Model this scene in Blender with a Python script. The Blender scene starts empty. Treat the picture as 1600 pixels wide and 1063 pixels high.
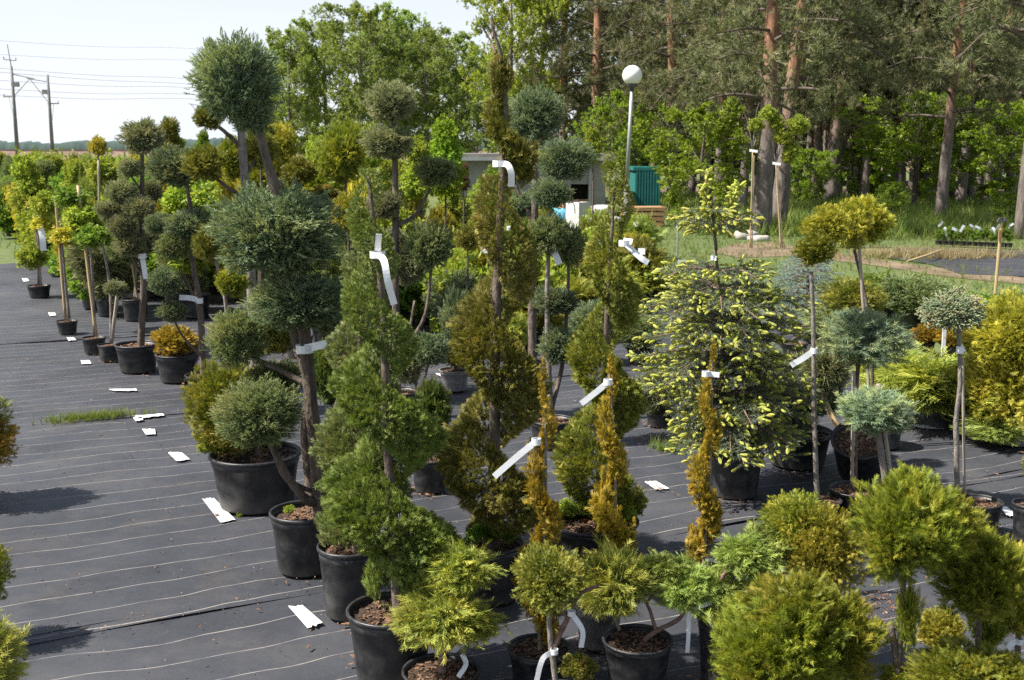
import bpy, math, random
import numpy as np
R = math.radians
rng = np.random.default_rng(7)
random.seed(7)
sc = bpy.context.scene

# ------------------------------------------------------------------ camera, sky, sun, exposure
CAM_H = 2.3                       # eye height above the fabric (m)
FPX = 1750.0                      # focal length in pixels of a 1600 px wide frame
PITCH = math.atan(298 / FPX)
cam_d = bpy.data.cameras.new('camera')
cam = bpy.data.objects.new('camera', cam_d)
sc.collection.objects.link(cam)
cam.location = (0, 0, CAM_H)
cam.rotation_euler = (R(90) - PITCH, 0, 0)
cam_d.sensor_width = 36
cam_d.lens = 36 * FPX / 1600
cam_d.clip_start = .05
cam_d.clip_end = 6000
cam_d.dof.use_dof = True
cam_d.dof.focus_distance = 6.4
cam_d.dof.aperture_fstop = 6.3
sc.camera = cam
sc.render.resolution_x, sc.render.resolution_y = 1024, 680

SUN_EL, SUN_AZ = R(52), R(-100)    # azimuth from +Y towards +X
sdir = (math.sin(SUN_AZ) * math.cos(SUN_EL), math.cos(SUN_AZ) * math.cos(SUN_EL), math.sin(SUN_EL))
world = bpy.data.worlds.new('World'); sc.world = world; world.use_nodes = True
nt = world.node_tree; nt.nodes.clear()
def N(tree, t, **kw):
    n = tree.nodes.new(t)
    for k, v in kw.items(): setattr(n, k, v)
    return n
wo = N(nt, 'ShaderNodeOutputWorld'); bg = N(nt, 'ShaderNodeBackground')
sky = N(nt, 'ShaderNodeTexSky', sky_type='NISHITA', sun_disc=False, sun_elevation=SUN_EL, sun_rotation=SUN_AZ,
        air_density=1.0, dust_density=2.0, ozone_density=1.0, altitude=100)
tc = N(nt, 'ShaderNodeTexCoord'); sep = N(nt, 'ShaderNodeSeparateXYZ')
nz = N(nt, 'ShaderNodeTexNoise'); nz.inputs['Scale'].default_value = 2.2; nz.inputs['Detail'].default_value = 6
mp = N(nt, 'ShaderNodeMapping'); mp.inputs['Scale'].default_value = (1, 1, 4.5)
veil = N(nt, 'ShaderNodeMapRange'); veil.inputs[1].default_value = 0; veil.inputs[2].default_value = .4
veil.inputs[3].default_value = .95; veil.inputs[4].default_value = .1
add = N(nt, 'ShaderNodeMath', operation='MULTIPLY_ADD', use_clamp=True); add.inputs[1].default_value = .35
sub = N(nt, 'ShaderNodeMath', operation='SUBTRACT'); sub.inputs[1].default_value = .5
mix = N(nt, 'ShaderNodeMix', data_type='RGBA'); mix.inputs['B'].default_value = (7.3, 7.7, 8.3, 1)
nt.links.new(tc.outputs['Generated'], sep.inputs[0]); nt.links.new(tc.outputs['Generated'], mp.inputs[0])
nt.links.new(mp.outputs[0], nz.inputs['Vector']); nt.links.new(sep.outputs['Z'], veil.inputs[0])
nt.links.new(nz.outputs['Fac'], sub.inputs[0]); nt.links.new(sub.outputs[0], add.inputs[0]); nt.links.new(veil.outputs[0], add.inputs[2])
nt.links.new(add.outputs[0], mix.inputs['Factor']); nt.links.new(sky.outputs[0], mix.inputs['A'])
nt.links.new(mix.outputs['Result'], bg.inputs['Color']); bg.inputs['Strength'].default_value = .07
nt.links.new(bg.outputs[0], wo.inputs[0])
sl = bpy.data.lights.new('sun', 'SUN'); sl.energy = 5.0; sl.angle = R(.6); sl.color = (1, .95, .86)
so = bpy.data.objects.new('sun', sl); sc.collection.objects.link(so); so.location = (-20, 5, 30)
from mathutils import Vector, Matrix
so.rotation_euler = Vector(sdir).to_track_quat('Z', 'Y').to_euler()
vs = sc.view_settings
vs.view_transform = 'Standard'; vs.look = 'None'; vs.gamma = 1; vs.exposure = 1.05
sc.render.engine = 'CYCLES'
cy = sc.cycles
cy.max_bounces = 6; cy.diffuse_bounces = 3; cy.glossy_bounces = 2; cy.transmission_bounces = 4; cy.transparent_max_bounces = 4
cy.use_denoising = False; cy.use_adaptive_sampling = False
cy.sample_clamp_indirect = 6

# ------------------------------------------------------------------ materials
MATS = {}
def newmat(name):
    m = bpy.data.materials.new(name); m.use_nodes = True
    t = m.node_tree; t.nodes.clear()
    o = N(t, 'ShaderNodeOutputMaterial'); MATS[name] = m
    return m, t, o
def L(t, a, b): t.links.new(a, b)
def ramp(t, stops):
    r = N(t, 'ShaderNodeValToRGB'); e = r.color_ramp.elements
    while len(e) < len(stops): e.new(.5)
    for i, (p, c) in enumerate(stops): e[i].position = p; e[i].color = (*c, 1)
    return r
def noise(t, scale, detail=4, rough=.55, vec=None, coords='Object'):
    n = N(t, 'ShaderNodeTexNoise'); n.inputs['Scale'].default_value = scale
    n.inputs['Detail'].default_value = detail; n.inputs['Roughness'].default_value = rough
    if vec is None:
        c = N(t, 'ShaderNodeTexCoord'); vec = c.outputs[coords]
    L(t, vec, n.inputs['Vector'])
    return n
def foliage(name, inner, outer, alt, trans=.3, rough=.55):
    """inner: old growth at the foot of a spray, with shade deepened into it on junipers and thujas, outer: young tips, alt: random sprays"""
    m, t, o = newmat(name)
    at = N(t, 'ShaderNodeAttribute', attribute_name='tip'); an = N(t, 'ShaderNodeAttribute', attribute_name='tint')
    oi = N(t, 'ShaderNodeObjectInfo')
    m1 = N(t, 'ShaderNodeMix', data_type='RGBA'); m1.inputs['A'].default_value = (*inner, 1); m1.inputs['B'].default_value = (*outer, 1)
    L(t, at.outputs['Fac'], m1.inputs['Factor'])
    m2 = N(t, 'ShaderNodeMix', data_type='RGBA'); m2.inputs['B'].default_value = (*alt, 1)
    mr = N(t, 'ShaderNodeMapRange'); mr.inputs[1].default_value = .35; mr.inputs[2].default_value = 1; mr.inputs[3].default_value = 0; mr.inputs[4].default_value = .85
    L(t, an.outputs['Fac'], mr.inputs[0]); L(t, mr.outputs[0], m2.inputs['Factor']); L(t, m1.outputs['Result'], m2.inputs['A'])
    hs = N(t, 'ShaderNodeHueSaturation')
    v = N(t, 'ShaderNodeMapRange'); v.inputs[3].default_value = .8; v.inputs[4].default_value = 1.2
    h = N(t, 'ShaderNodeMapRange'); h.inputs[3].default_value = .488; h.inputs[4].default_value = .512
    L(t, oi.outputs['Random'], v.inputs[0]); L(t, oi.outputs['Random'], h.inputs[0])
    L(t, v.outputs[0], hs.inputs['Value']); L(t, h.outputs[0], hs.inputs['Hue']); L(t, m2.outputs['Result'], hs.inputs['Color'])
    p = N(t, 'ShaderNodeBsdfPrincipled'); p.inputs['Roughness'].default_value = rough
    p.inputs['Specular IOR Level'].default_value = .3
    L(t, hs.outputs[0], p.inputs['Base Color'])
    tr = N(t, 'ShaderNodeBsdfTranslucent')
    g = N(t, 'ShaderNodeMix', data_type='RGBA', blend_type='MULTIPLY'); g.inputs['Factor'].default_value = 1; g.inputs['B'].default_value = (1.25, 1.2, .6, 1)
    L(t, hs.outputs[0], g.inputs['A']); L(t, g.outputs['Result'], tr.inputs['Color'])
    ms = N(t, 'ShaderNodeMixShader'); ms.inputs[0].default_value = trans
    L(t, p.outputs[0], ms.inputs[1]); L(t, tr.outputs[0], ms.inputs[2]); L(t, ms.outputs[0], o.inputs[0])
    return m
def surf(name, stops, scale=8, rough=.7, bump=.3, bscale=None, detail=6, stretch=None, spec=.4, coords='Object', metal=0):
    """a surface whose colour wanders with noise, with fine relief"""
    m, t, o = newmat(name)
    c = N(t, 'ShaderNodeTexCoord'); vec = c.outputs[coords]
    if stretch:
        mpn = N(t, 'ShaderNodeMapping'); mpn.inputs['Scale'].default_value = stretch; L(t, vec, mpn.inputs[0]); vec = mpn.outputs[0]
    n = noise(t, scale, detail, .6, vec); r = ramp(t, stops); L(t, n.outputs['Fac'], r.inputs[0])
    p = N(t, 'ShaderNodeBsdfPrincipled'); p.inputs['Roughness'].default_value = rough; p.inputs['Specular IOR Level'].default_value = spec
    p.inputs['Metallic'].default_value = metal
    L(t, r.outputs[0], p.inputs['Base Color'])
    if bump:
        n2 = noise(t, bscale or scale * 4, 5, .6, vec); b = N(t, 'ShaderNodeBump'); b.inputs['Strength'].default_value = bump; b.inputs['Distance'].default_value = .02
        L(t, n2.outputs['Fac'], b.inputs['Height']); L(t, b.outputs[0], p.inputs['Normal'])
    L(t, p.outputs[0], o.inputs[0])
    return m
foliage('jun_blue', (.05, .075, .045), (.25, .33, .19), (.38, .41, .2), .24)  # juniper and thuja inner colours: darker old growth, darkened further for deeper shade
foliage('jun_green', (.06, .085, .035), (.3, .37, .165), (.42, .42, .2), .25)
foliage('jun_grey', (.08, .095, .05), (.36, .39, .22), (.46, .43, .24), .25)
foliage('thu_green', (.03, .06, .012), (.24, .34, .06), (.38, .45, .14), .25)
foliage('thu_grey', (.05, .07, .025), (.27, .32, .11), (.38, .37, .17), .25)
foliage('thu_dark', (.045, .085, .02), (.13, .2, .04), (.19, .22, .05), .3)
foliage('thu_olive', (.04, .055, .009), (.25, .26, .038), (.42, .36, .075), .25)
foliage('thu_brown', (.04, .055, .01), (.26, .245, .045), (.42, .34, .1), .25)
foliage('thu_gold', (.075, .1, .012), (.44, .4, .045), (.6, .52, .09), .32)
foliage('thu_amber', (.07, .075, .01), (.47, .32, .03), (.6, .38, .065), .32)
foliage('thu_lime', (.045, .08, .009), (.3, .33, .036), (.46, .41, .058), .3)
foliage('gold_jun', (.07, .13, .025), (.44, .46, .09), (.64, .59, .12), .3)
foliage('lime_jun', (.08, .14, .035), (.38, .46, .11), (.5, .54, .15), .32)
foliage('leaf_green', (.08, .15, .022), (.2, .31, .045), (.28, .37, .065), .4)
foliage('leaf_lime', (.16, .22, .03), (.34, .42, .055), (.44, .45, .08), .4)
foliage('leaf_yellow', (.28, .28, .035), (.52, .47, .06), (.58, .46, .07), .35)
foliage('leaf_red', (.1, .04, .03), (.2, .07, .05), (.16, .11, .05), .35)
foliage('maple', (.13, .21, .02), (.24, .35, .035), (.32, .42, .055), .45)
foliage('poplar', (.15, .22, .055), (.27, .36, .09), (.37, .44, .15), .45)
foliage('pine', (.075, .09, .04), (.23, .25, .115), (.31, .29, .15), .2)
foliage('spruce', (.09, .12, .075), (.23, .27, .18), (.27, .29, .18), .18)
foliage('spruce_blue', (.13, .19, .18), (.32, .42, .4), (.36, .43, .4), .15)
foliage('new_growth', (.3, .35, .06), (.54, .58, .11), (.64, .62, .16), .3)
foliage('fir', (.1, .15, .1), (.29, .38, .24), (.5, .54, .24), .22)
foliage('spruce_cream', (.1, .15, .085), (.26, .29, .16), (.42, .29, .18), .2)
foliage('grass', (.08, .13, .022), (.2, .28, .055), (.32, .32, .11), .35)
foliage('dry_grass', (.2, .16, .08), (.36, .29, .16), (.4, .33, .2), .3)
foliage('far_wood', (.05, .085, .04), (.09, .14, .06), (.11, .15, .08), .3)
surf('bark', [(.3, (.055, .04, .03)), (.6, (.16, .125, .1)), (.8, (.26, .22, .18))], 22, .9, .9, 60, stretch=(1, 1, .35))
surf('bark_grey', [(.3, (.13, .11, .09)), (.6, (.25, .22, .19)), (.8, (.38, .35, .3))], 30, .85, .7, 60, stretch=(1, 1, .5))
surf('twig', [(.3, (.14, .08, .06)), (.7, (.3, .19, .15))], 40, .8, .5)
surf('soil', [(.3, (.03, .02, .014)), (.5, (.09, .06, .042)), (.68, (.2, .13, .085)), (.8, (.3, .22, .15))], 34, .95, 1, 70)
surf('chips', [(.3, (.09, .05, .03)), (.5, (.22, .12, .07)), (.75, (.36, .24, .15))], 20, .9, .6)
surf('cane', [(.3, (.36, .25, .12)), (.7, (.52, .4, .22))], 6, .6, .2, stretch=(1, 1, .2))
surf('stake_wood', [(.3, (.27, .22, .17)), (.7, (.42, .37, .3))], 12, .85, .4, stretch=(1, 1, .15))
surf('tape', [(.3, (.74, .75, .76)), (.7, (.82, .83, .84))], 12, .35, .05)
surf('paint', [(.27, (.1, .1, .105)), (.36, (.66, .66, .66)), (.9, (.8, .8, .79))], 18, .7, .2, 90)
surf('steel', [(.3, (.3, .31, .31)), (.7, (.4, .41, .41))], 10, .5, .1, metal=.3)
surf('globe', [(.3, (.8, .79, .76)), (.7, (.84, .83, .8))], 3, .35, 0)
surf('concrete', [(.3, (.3, .29, .27)), (.7, (.46, .45, .42))], 3, .9, .3)
surf('plaster', [(.3, (.2, .195, .19)), (.7, (.33, .32, .31))], .9, .9, .15)
surf('roofing', [(.3, (.16, .15, .14)), (.7, (.25, .24, .22))], 2, .9, .2)
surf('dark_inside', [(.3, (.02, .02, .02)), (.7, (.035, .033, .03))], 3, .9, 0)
surf('teal', [(.3, (.012, .13, .12)), (.7, (.025, .19, .17))], 3, .6, .1)
surf('plank', [(.3, (.32, .17, .08)), (.7, (.5, .32, .17))], 4, .8, .3, stretch=(.15, 1, 1))
surf('sack', [(.3, (.42, .42, .42)), (.7, (.62, .62, .6))], 6, .6, .5, 20)
surf('carton', [(.3, (.3, .17, .09)), (.7, (.38, .22, .13))], 4, .85, .1)
surf('blue_tarp', [(.3, (.1, .35, .5)), (.7, (.16, .45, .6))], 4, .5, .2)
surf('rust', [(.3, (.13, .085, .065)), (.7, (.24, .165, .13))], 1.5, .95, .5, 8)
surf('earth', [(.3, (.1, .07, .045)), (.7, (.24, .175, .115))], 1.3, .95, .6, 12)
surf('hill', [(.3, (.045, .075, .07)), (.7, (.075, .11, .095))], .04, .95, 0)
surf('mast', [(.3, (.17, .165, .16)), (.7, (.28, .27, .26))], 3, .85, .2)
surf('wire', [(.3, (.06, .06, .06)), (.7, (.1, .1, .1))], 3, .6, 0)
surf('white_plastic', [(.3, (.78, .78, .77)), (.7, (.84, .84, .83))], 5, .4, 0)
surf('brass', [(.3, (.35, .22, .06)), (.7, (.5, .34, .12))], 5, .4, .1, metal=.7)
surf('stone', [(.3, (.3, .28, .25)), (.7, (.5, .47, .42))], 6, .9, .5)

def plastic(name, col, dust, amount):
    m, t, o = newmat(name)
    c = N(t, 'ShaderNodeTexCoord'); oi = N(t, 'ShaderNodeObjectInfo')
    off = N(t, 'ShaderNodeVectorMath', operation='ADD'); L(t, c.outputs['Object'], off.inputs[0]); L(t, oi.outputs['Random'], off.inputs[1])
    a = noise(t, 3.2, 6, .65, off.outputs[0]); b = noise(t, 60, 3, .6, off.outputs[0])
    ra = N(t, 'ShaderNodeMapRange'); ra.inputs[1].default_value = .42; ra.inputs[2].default_value = .8; ra.inputs[4].default_value = amount
    rb = N(t, 'ShaderNodeMapRange'); rb.inputs[1].default_value = .62; rb.inputs[2].default_value = .74; rb.inputs[4].default_value = amount * .8
    L(t, a.outputs['Fac'], ra.inputs[0]); L(t, b.outputs['Fac'], rb.inputs[0])
    sx = N(t, 'ShaderNodeSeparateXYZ'); L(t, c.outputs['Object'], sx.inputs[0])      # dried mud splashed up from the ground
    mud = N(t, 'ShaderNodeMapRange'); mud.inputs[1].default_value = .02; mud.inputs[2].default_value = .42; mud.inputs[3].default_value = .75; mud.inputs[4].default_value = 0
    L(t, sx.outputs['Z'], mud.inputs[0]); mn = noise(t, 7, 6, .7, off.outputs[0]); mm = N(t, 'ShaderNodeMath', operation='MULTIPLY'); L(t, mud.outputs[0], mm.inputs[0]); L(t, mn.outputs['Fac'], mm.inputs[1])
    ad = N(t, 'ShaderNodeMath', operation='ADD'); L(t, ra.outputs[0], ad.inputs[0]); L(t, mm.outputs[0], ad.inputs[1]); ra = ad
    s = N(t, 'ShaderNodeMath', operation='ADD', use_clamp=True); L(t, ra.outputs[0], s.inputs[0]); L(t, rb.outputs[0], s.inputs[1])
    mx = N(t, 'ShaderNodeMix', data_type='RGBA'); mx.inputs['A'].default_value = (*col, 1); mx.inputs['B'].default_value = (*dust, 1)
    L(t, s.outputs[0], mx.inputs['Factor'])
    p = N(t, 'ShaderNodeBsdfPrincipled'); L(t, mx.outputs['Result'], p.inputs['Base Color'])
    rr = N(t, 'ShaderNodeMapRange'); rr.inputs[3].default_value = .42; rr.inputs[4].default_value = .8; L(t, s.outputs[0], rr.inputs[0])
    L(t, rr.outputs[0], p.inputs['Roughness']); L(t, p.outputs[0], o.inputs[0])
plastic('pot_black', (.012, .013, .016), (.13, .12, .105), .42)
plastic('pot_grey', (.05, .052, .058), (.2, .2, .2), .4)
plastic('pot_dusty', (.16, .155, .15), (.32, .3, .28), .7)

def pine_bark():
    m, t, o = newmat('pine_bark')
    c = N(t, 'ShaderNodeTexCoord'); s = N(t, 'ShaderNodeSeparateXYZ'); L(t, c.outputs['Object'], s.inputs[0])
    mpn = N(t, 'ShaderNodeMapping'); mpn.inputs['Scale'].default_value = (1, 1, .3); L(t, c.outputs['Object'], mpn.inputs[0])
    n = noise(t, 9, 6, .65, mpn.outputs[0]); n2 = noise(t, 1.2, 3, .5)
    low = ramp(t, [(.3, (.07, .055, .05)), (.55, (.17, .14, .125)), (.8, (.3, .25, .22))]); high = ramp(t, [(.3, (.16, .08, .045)), (.7, (.4, .21, .12))])
    L(t, n.outputs['Fac'], low.inputs[0]); L(t, n.outputs['Fac'], high.inputs[0])
    h = N(t, 'ShaderNodeMapRange'); h.inputs[1].default_value = 2.6; h.inputs[2].default_value = 5.2
    hh = N(t, 'ShaderNodeMath', operation='MULTIPLY_ADD'); hh.inputs[1].default_value = 3; L(t, n2.outputs['Fac'], hh.inputs[0]); L(t, s.outputs['Z'], hh.inputs[2])
    sb = N(t, 'ShaderNodeMath', operation='SUBTRACT'); sb.inputs[1].default_value = 1.5; L(t, hh.outputs[0], sb.inputs[0]); L(t, sb.outputs[0], h.inputs[0])
    mx = N(t, 'ShaderNodeMix', data_type='RGBA'); L(t, h.outputs[0], mx.inputs['Factor']); L(t, low.outputs[0], mx.inputs['A']); L(t, high.outputs[0], mx.inputs['B'])
    p = N(t, 'ShaderNodeBsdfPrincipled'); p.inputs['Roughness'].default_value = .9; L(t, mx.outputs['Result'], p.inputs['Base Color'])
    b = N(t, 'ShaderNodeBump'); b.inputs['Strength'].default_value = .9; b.inputs['Distance'].default_value = .05; L(t, n.outputs['Fac'], b.inputs['Height']); L(t, b.outputs[0], p.inputs['Normal'])
    L(t, p.outputs[0], o.inputs[0])
pine_bark()

FAB_A = R(25)                     # direction of the marker threads on the fabric
def fabric_mat():
    m, t, o = newmat('fabric')
    c = N(t, 'ShaderNodeTexCoord')
    rot = N(t, 'ShaderNodeMapping'); rot.inputs['Rotation'].default_value = (0, 0, -FAB_A); L(t, c.outputs['Object'], rot.inputs[0])
    wob = noise(t, 1.1, 2, .5, rot.outputs[0]); s = N(t, 'ShaderNodeSeparateXYZ'); L(t, rot.outputs[0], s.inputs[0])
    wm = N(t, 'ShaderNodeMath', operation='MULTIPLY_ADD'); wm.inputs[1].default_value = .24; L(t, wob.outputs['Fac'], wm.inputs[0]); L(t, s.outputs['Y'], wm.inputs[2])
    md = N(t, 'ShaderNodeMath', operation='PINGPONG'); md.inputs[1].default_value = .1275; L(t, wm.outputs[0], md.inputs[0])
    ln = N(t, 'ShaderNodeMapRange'); ln.inputs[1].default_value = .0022; ln.inputs[2].default_value = .0034; ln.inputs[3].default_value = 1; ln.inputs[4].default_value = 0
    L(t, md.outputs[0], ln.inputs[0])
    br = noise(t, 7, 3, .6, rot.outputs[0]); brr = N(t, 'ShaderNodeMapRange'); brr.inputs[1].default_value = .32; brr.inputs[2].default_value = .55; brr.inputs[3].default_value = .25; brr.inputs[4].default_value = .9
    L(t, br.outputs['Fac'], brr.inputs[0])
    lm = N(t, 'ShaderNodeMath', operation='MULTIPLY'); L(t, ln.outputs[0], lm.inputs[0]); L(t, brr.outputs[0], lm.inputs[1])
    big = noise(t, .8, 9, .7); fine = noise(t, 40, 4, .7)
    base = ramp(t, [(.32, (.025, .0275, .035)), (.5, (.043, .0465, .057)), (.62, (.06, .063, .072)), (.75, (.1, .094, .09))]); L(t, big.outputs['Fac'], base.inputs[0])
    pat = noise(t, 2.3, 8, .75); pr = N(t, 'ShaderNodeMapRange'); pr.inputs[1].default_value = .5; pr.inputs[2].default_value = .78; pr.inputs[4].default_value = .55; L(t, pat.outputs['Fac'], pr.inputs[0])
    d0 = N(t, 'ShaderNodeMapRange'); d0.inputs[1].default_value = .58; d0.inputs[2].default_value = .72; d0.inputs[4].default_value = .5; L(t, fine.outputs['Fac'], d0.inputs[0])
    d = N(t, 'ShaderNodeMath', operation='ADD', use_clamp=True); L(t, d0.outputs[0], d.inputs[0]); L(t, pr.outputs[0], d.inputs[1])
    dm = N(t, 'ShaderNodeMix', data_type='RGBA'); dm.inputs['B'].default_value = (.1, .085, .075, 1); L(t, d.outputs[0], dm.inputs['Factor']); L(t, base.outputs[0], dm.inputs['A'])
    lx = N(t, 'ShaderNodeMix', data_type='RGBA'); lx.inputs['B'].default_value = (.34, .31, .28, 1); L(t, lm.outputs[0], lx.inputs['Factor']); L(t, dm.outputs['Result'], lx.inputs['A'])
    p = N(t, 'ShaderNodeBsdfPrincipled'); p.inputs['Roughness'].default_value = .55; p.inputs['Specular IOR Level'].default_value = .35
    L(t, lx.outputs['Result'], p.inputs['Base Color'])
    wv = N(t, 'ShaderNodeTexWave'); wv.inputs['Scale'].default_value = 120; wv.inputs['Distortion'].default_value = .4; L(t, rot.outputs[0], wv.inputs['Vector'])
    wr = noise(t, 2.6, 6, .65); h = N(t, 'ShaderNodeMath', operation='MULTIPLY_ADD'); h.inputs[1].default_value = 14; L(t, wr.outputs['Fac'], h.inputs[0]); L(t, wv.outputs['Fac'], h.inputs[2])
    b = N(t, 'ShaderNodeBump'); b.inputs['Strength'].default_value = .35; b.inputs['Distance'].default_value = .004; L(t, h.outputs[0], b.inputs['Height']); L(t, b.outputs[0], p.inputs['Normal'])
    L(t, p.outputs[0], o.inputs[0])
fabric_mat()
def ground_mat():
    m, t, o = newmat('ground')
    a = noise(t, .35, 8, .65); b = noise(t, 5, 5, .7)
    g = ramp(t, [(.3, (.045, .075, .018)), (.5, (.085, .12, .03)), (.62, (.14, .14, .05)), (.75, (.24, .18, .1))])
    mx = N(t, 'ShaderNodeMath', operation='MULTIPLY_ADD'); mx.inputs[1].default_value = .5
    hf = N(t, 'ShaderNodeMath', operation='MULTIPLY'); hf.inputs[1].default_value = .5; L(t, b.outputs['Fac'], hf.inputs[0])
    L(t, a.outputs['Fac'], mx.inputs[0]); L(t, hf.outputs[0], mx.inputs[2]); L(t, mx.outputs[0], g.inputs[0])
    p = N(t, 'ShaderNodeBsdfPrincipled'); p.inputs['Roughness'].default_value = .95; L(t, g.outputs[0], p.inputs['Base Color'])
    bb = N(t, 'ShaderNodeBump'); bb.inputs['Strength'].default_value = .7; bb.inputs['Distance'].default_value = .05; L(t, b.outputs['Fac'], bb.inputs['Height']); L(t, bb.outputs[0], p.inputs['Normal'])
    L(t, p.outputs[0], o.inputs[0])
ground_mat()

# ------------------------------------------------------------------ geometry helpers
COL = sc.collection
def put(name, me, mat=None, parent=None, loc=(0, 0, 0), rot=(0, 0, 0), scale=(1, 1, 1)):
    o = bpy.data.objects.new(name, me); COL.objects.link(o)
    if parent is not None: o.parent = parent
    o.location = loc; o.rotation_euler = rot; o.scale = scale
    if mat:
        if not me.materials: me.materials.append(None)
        o.material_slots[0].link = 'OBJECT'; o.material_slots[0].material = MATS[mat]
    return o
def tag(o, label=None, cat=None, group=None, kind=None):
    for k, v in (('label', label), ('category', cat), ('group', group), ('kind', kind)):
        if v: o[k] = v
    return o
def empty(name, loc, rot=(0, 0, 0)):
    o = bpy.data.objects.new(name, None); COL.objects.link(o); o.location = loc; o.rotation_euler = rot; o.empty_display_size = .1
    return o
def mesh(name, V, F, smooth=False, tip=None, tint=None):
    """numpy vertices, list/array of faces of equal size, or a mixed list"""
    me = bpy.data.meshes.new(name); V = np.asarray(V, np.float32)
    if isinstance(F, np.ndarray):
        k = F.shape[1]; m = len(F)
        me.vertices.add(len(V)); me.vertices.foreach_set('co', V.ravel())
        me.loops.add(m * k); me.loops.foreach_set('vertex_index', F.astype(np.int32).ravel())
        me.polygons.add(m); me.polygons.foreach_set('loop_start', np.arange(0, m * k, k, dtype=np.int32))
        me.update(calc_edges=True)
    else:
        me.from_pydata(V.tolist(), [], F); me.update()
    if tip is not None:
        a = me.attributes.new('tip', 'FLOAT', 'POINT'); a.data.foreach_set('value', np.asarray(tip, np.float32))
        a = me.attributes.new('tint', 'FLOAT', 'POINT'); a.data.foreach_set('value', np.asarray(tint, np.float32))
    me.polygons.foreach_set('use_smooth', np.full(len(me.polygons), smooth))
    return me
class MB:
    """collects simple solids for one mesh"""
    def __init__(s): s.v = []; s.f = []
    def add(s, V, F):
        n = len(s.v); s.v += [tuple(map(float, p)) for p in V]; s.f += [tuple(i + n for i in q) for q in F]; return s
    def box(s, c, d, rz=0, bev=0):
        x, y, z = [k / 2 for k in d]; ca, sa = math.cos(rz), math.sin(rz); V = []
        for sx, sy, sz in ((-1, -1, -1), (1, -1, -1), (1, 1, -1), (-1, 1, -1), (-1, -1, 1), (1, -1, 1), (1, 1, 1), (-1, 1, 1)):
            a, b = sx * x, sy * y; V.append((c[0] + a * ca - b * sa, c[1] + a * sa + b * ca, c[2] + sz * z))
        return s.add(V, [(0, 3, 2, 1), (4, 5, 6, 7), (0, 1, 5, 4), (1, 2, 6, 5), (2, 3, 7, 6), (3, 0, 4, 7)])
    def tube(s, P, rad, seg=8, cap=True, wob=0):
        V, F = tube(P, rad, seg, cap, wob); return s.add(V, F)
    def lathe(s, prof, seg=28, c=(0, 0, 0)):
        V = []; F = []; n = len(prof)
        for i in range(seg):
            a = 2 * math.pi * i / seg
            V += [(c[0] + r * math.cos(a), c[1] + r * math.sin(a), c[2] + z) for r, z in prof]
        for i in range(seg):
            j = (i + 1) % seg
            F += [(i * n + k, j * n + k, j * n + k + 1, i * n + k + 1) for k in range(n - 1)]
        return s.add(V, F)
    def mesh(s, name, smooth=False): return mesh(name, s.v, s.f, smooth)
    def build(s, name, mat, parent=None, loc=(0, 0, 0), smooth=False, rot=(0, 0, 0)): return put(name, s.mesh(name, smooth), mat, parent, loc, rot)
def catmull(P, n=6):
    P = np.asarray(P, float)
    if len(P) < 3: return np.array([P[0] + (P[-1] - P[0]) * t for t in np.linspace(0, 1, n)])
    Q = np.vstack([2 * P[0] - P[1], P, 2 * P[-1] - P[-2]]); out = []
    for i in range(1, len(Q) - 2):
        for t in np.linspace(0, 1, n, endpoint=False):
            a, b, c, d = Q[i - 1], Q[i], Q[i + 1], Q[i + 2]
            out.append(.5 * (2 * b + (c - a) * t + (2 * a - 5 * b + 4 * c - d) * t * t + (3 * b - a - 3 * c + d) * t ** 3))
    out.append(P[-1]); return np.array(out)
def tube(P, rad, seg=8, cap=True, wob=0):
    P = np.asarray(P, float); n = len(P)
    rad = np.interp(np.linspace(0, 1, n), np.linspace(0, 1, len(rad)), rad) if np.ndim(rad) else np.full(n, rad)
    T = np.gradient(P, axis=0); T /= np.linalg.norm(T, axis=1)[:, None] + 1e-9
    ref = np.array([0, 1, .01]) if abs(T[:, 1]).mean() < .8 else np.array([1, 0, .01])
    X = np.cross(T, ref); X /= np.linalg.norm(X, axis=1)[:, None]; Y = np.cross(T, X)
    a = np.arange(seg) * 2 * np.pi / seg
    rr = rad[:, None] * (1 + wob * rng.normal(size=(n, seg)))
    V = (P[:, None] + rr[..., None] * (np.cos(a)[None, :, None] * X[:, None] + np.sin(a)[None, :, None] * Y[:, None])).reshape(-1, 3)
    F = [(i * seg + k, i * seg + (k + 1) % seg, (i + 1) * seg + (k + 1) % seg, (i + 1) * seg + k) for i in range(n - 1) for k in range(seg)]
    if cap: F += [tuple(range(seg))[::-1], tuple((n - 1) * seg + k for k in range(seg))]
    return V.tolist(), F
def ray(px, py):
    """viewing direction through a pixel of the 1600 px wide photograph, with forward (y) part 1"""
    u = (px - 800) / FPX; v = (531.5 - py) / FPX
    y = math.cos(PITCH) + v * math.sin(PITCH); z = -math.sin(PITCH) + v * math.cos(PITCH)
    return np.array([u / y, 1, z / y])
def at(px, py, d): return np.array([0, 0, CAM_H]) + ray(px, py) * d
def ground(px, py):
    r = ray(px, py); return at(px, py, -CAM_H / r[2])
def ppm(d): return d / FPX * 1.0   # metres per photograph pixel, near the picture's middle

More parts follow.
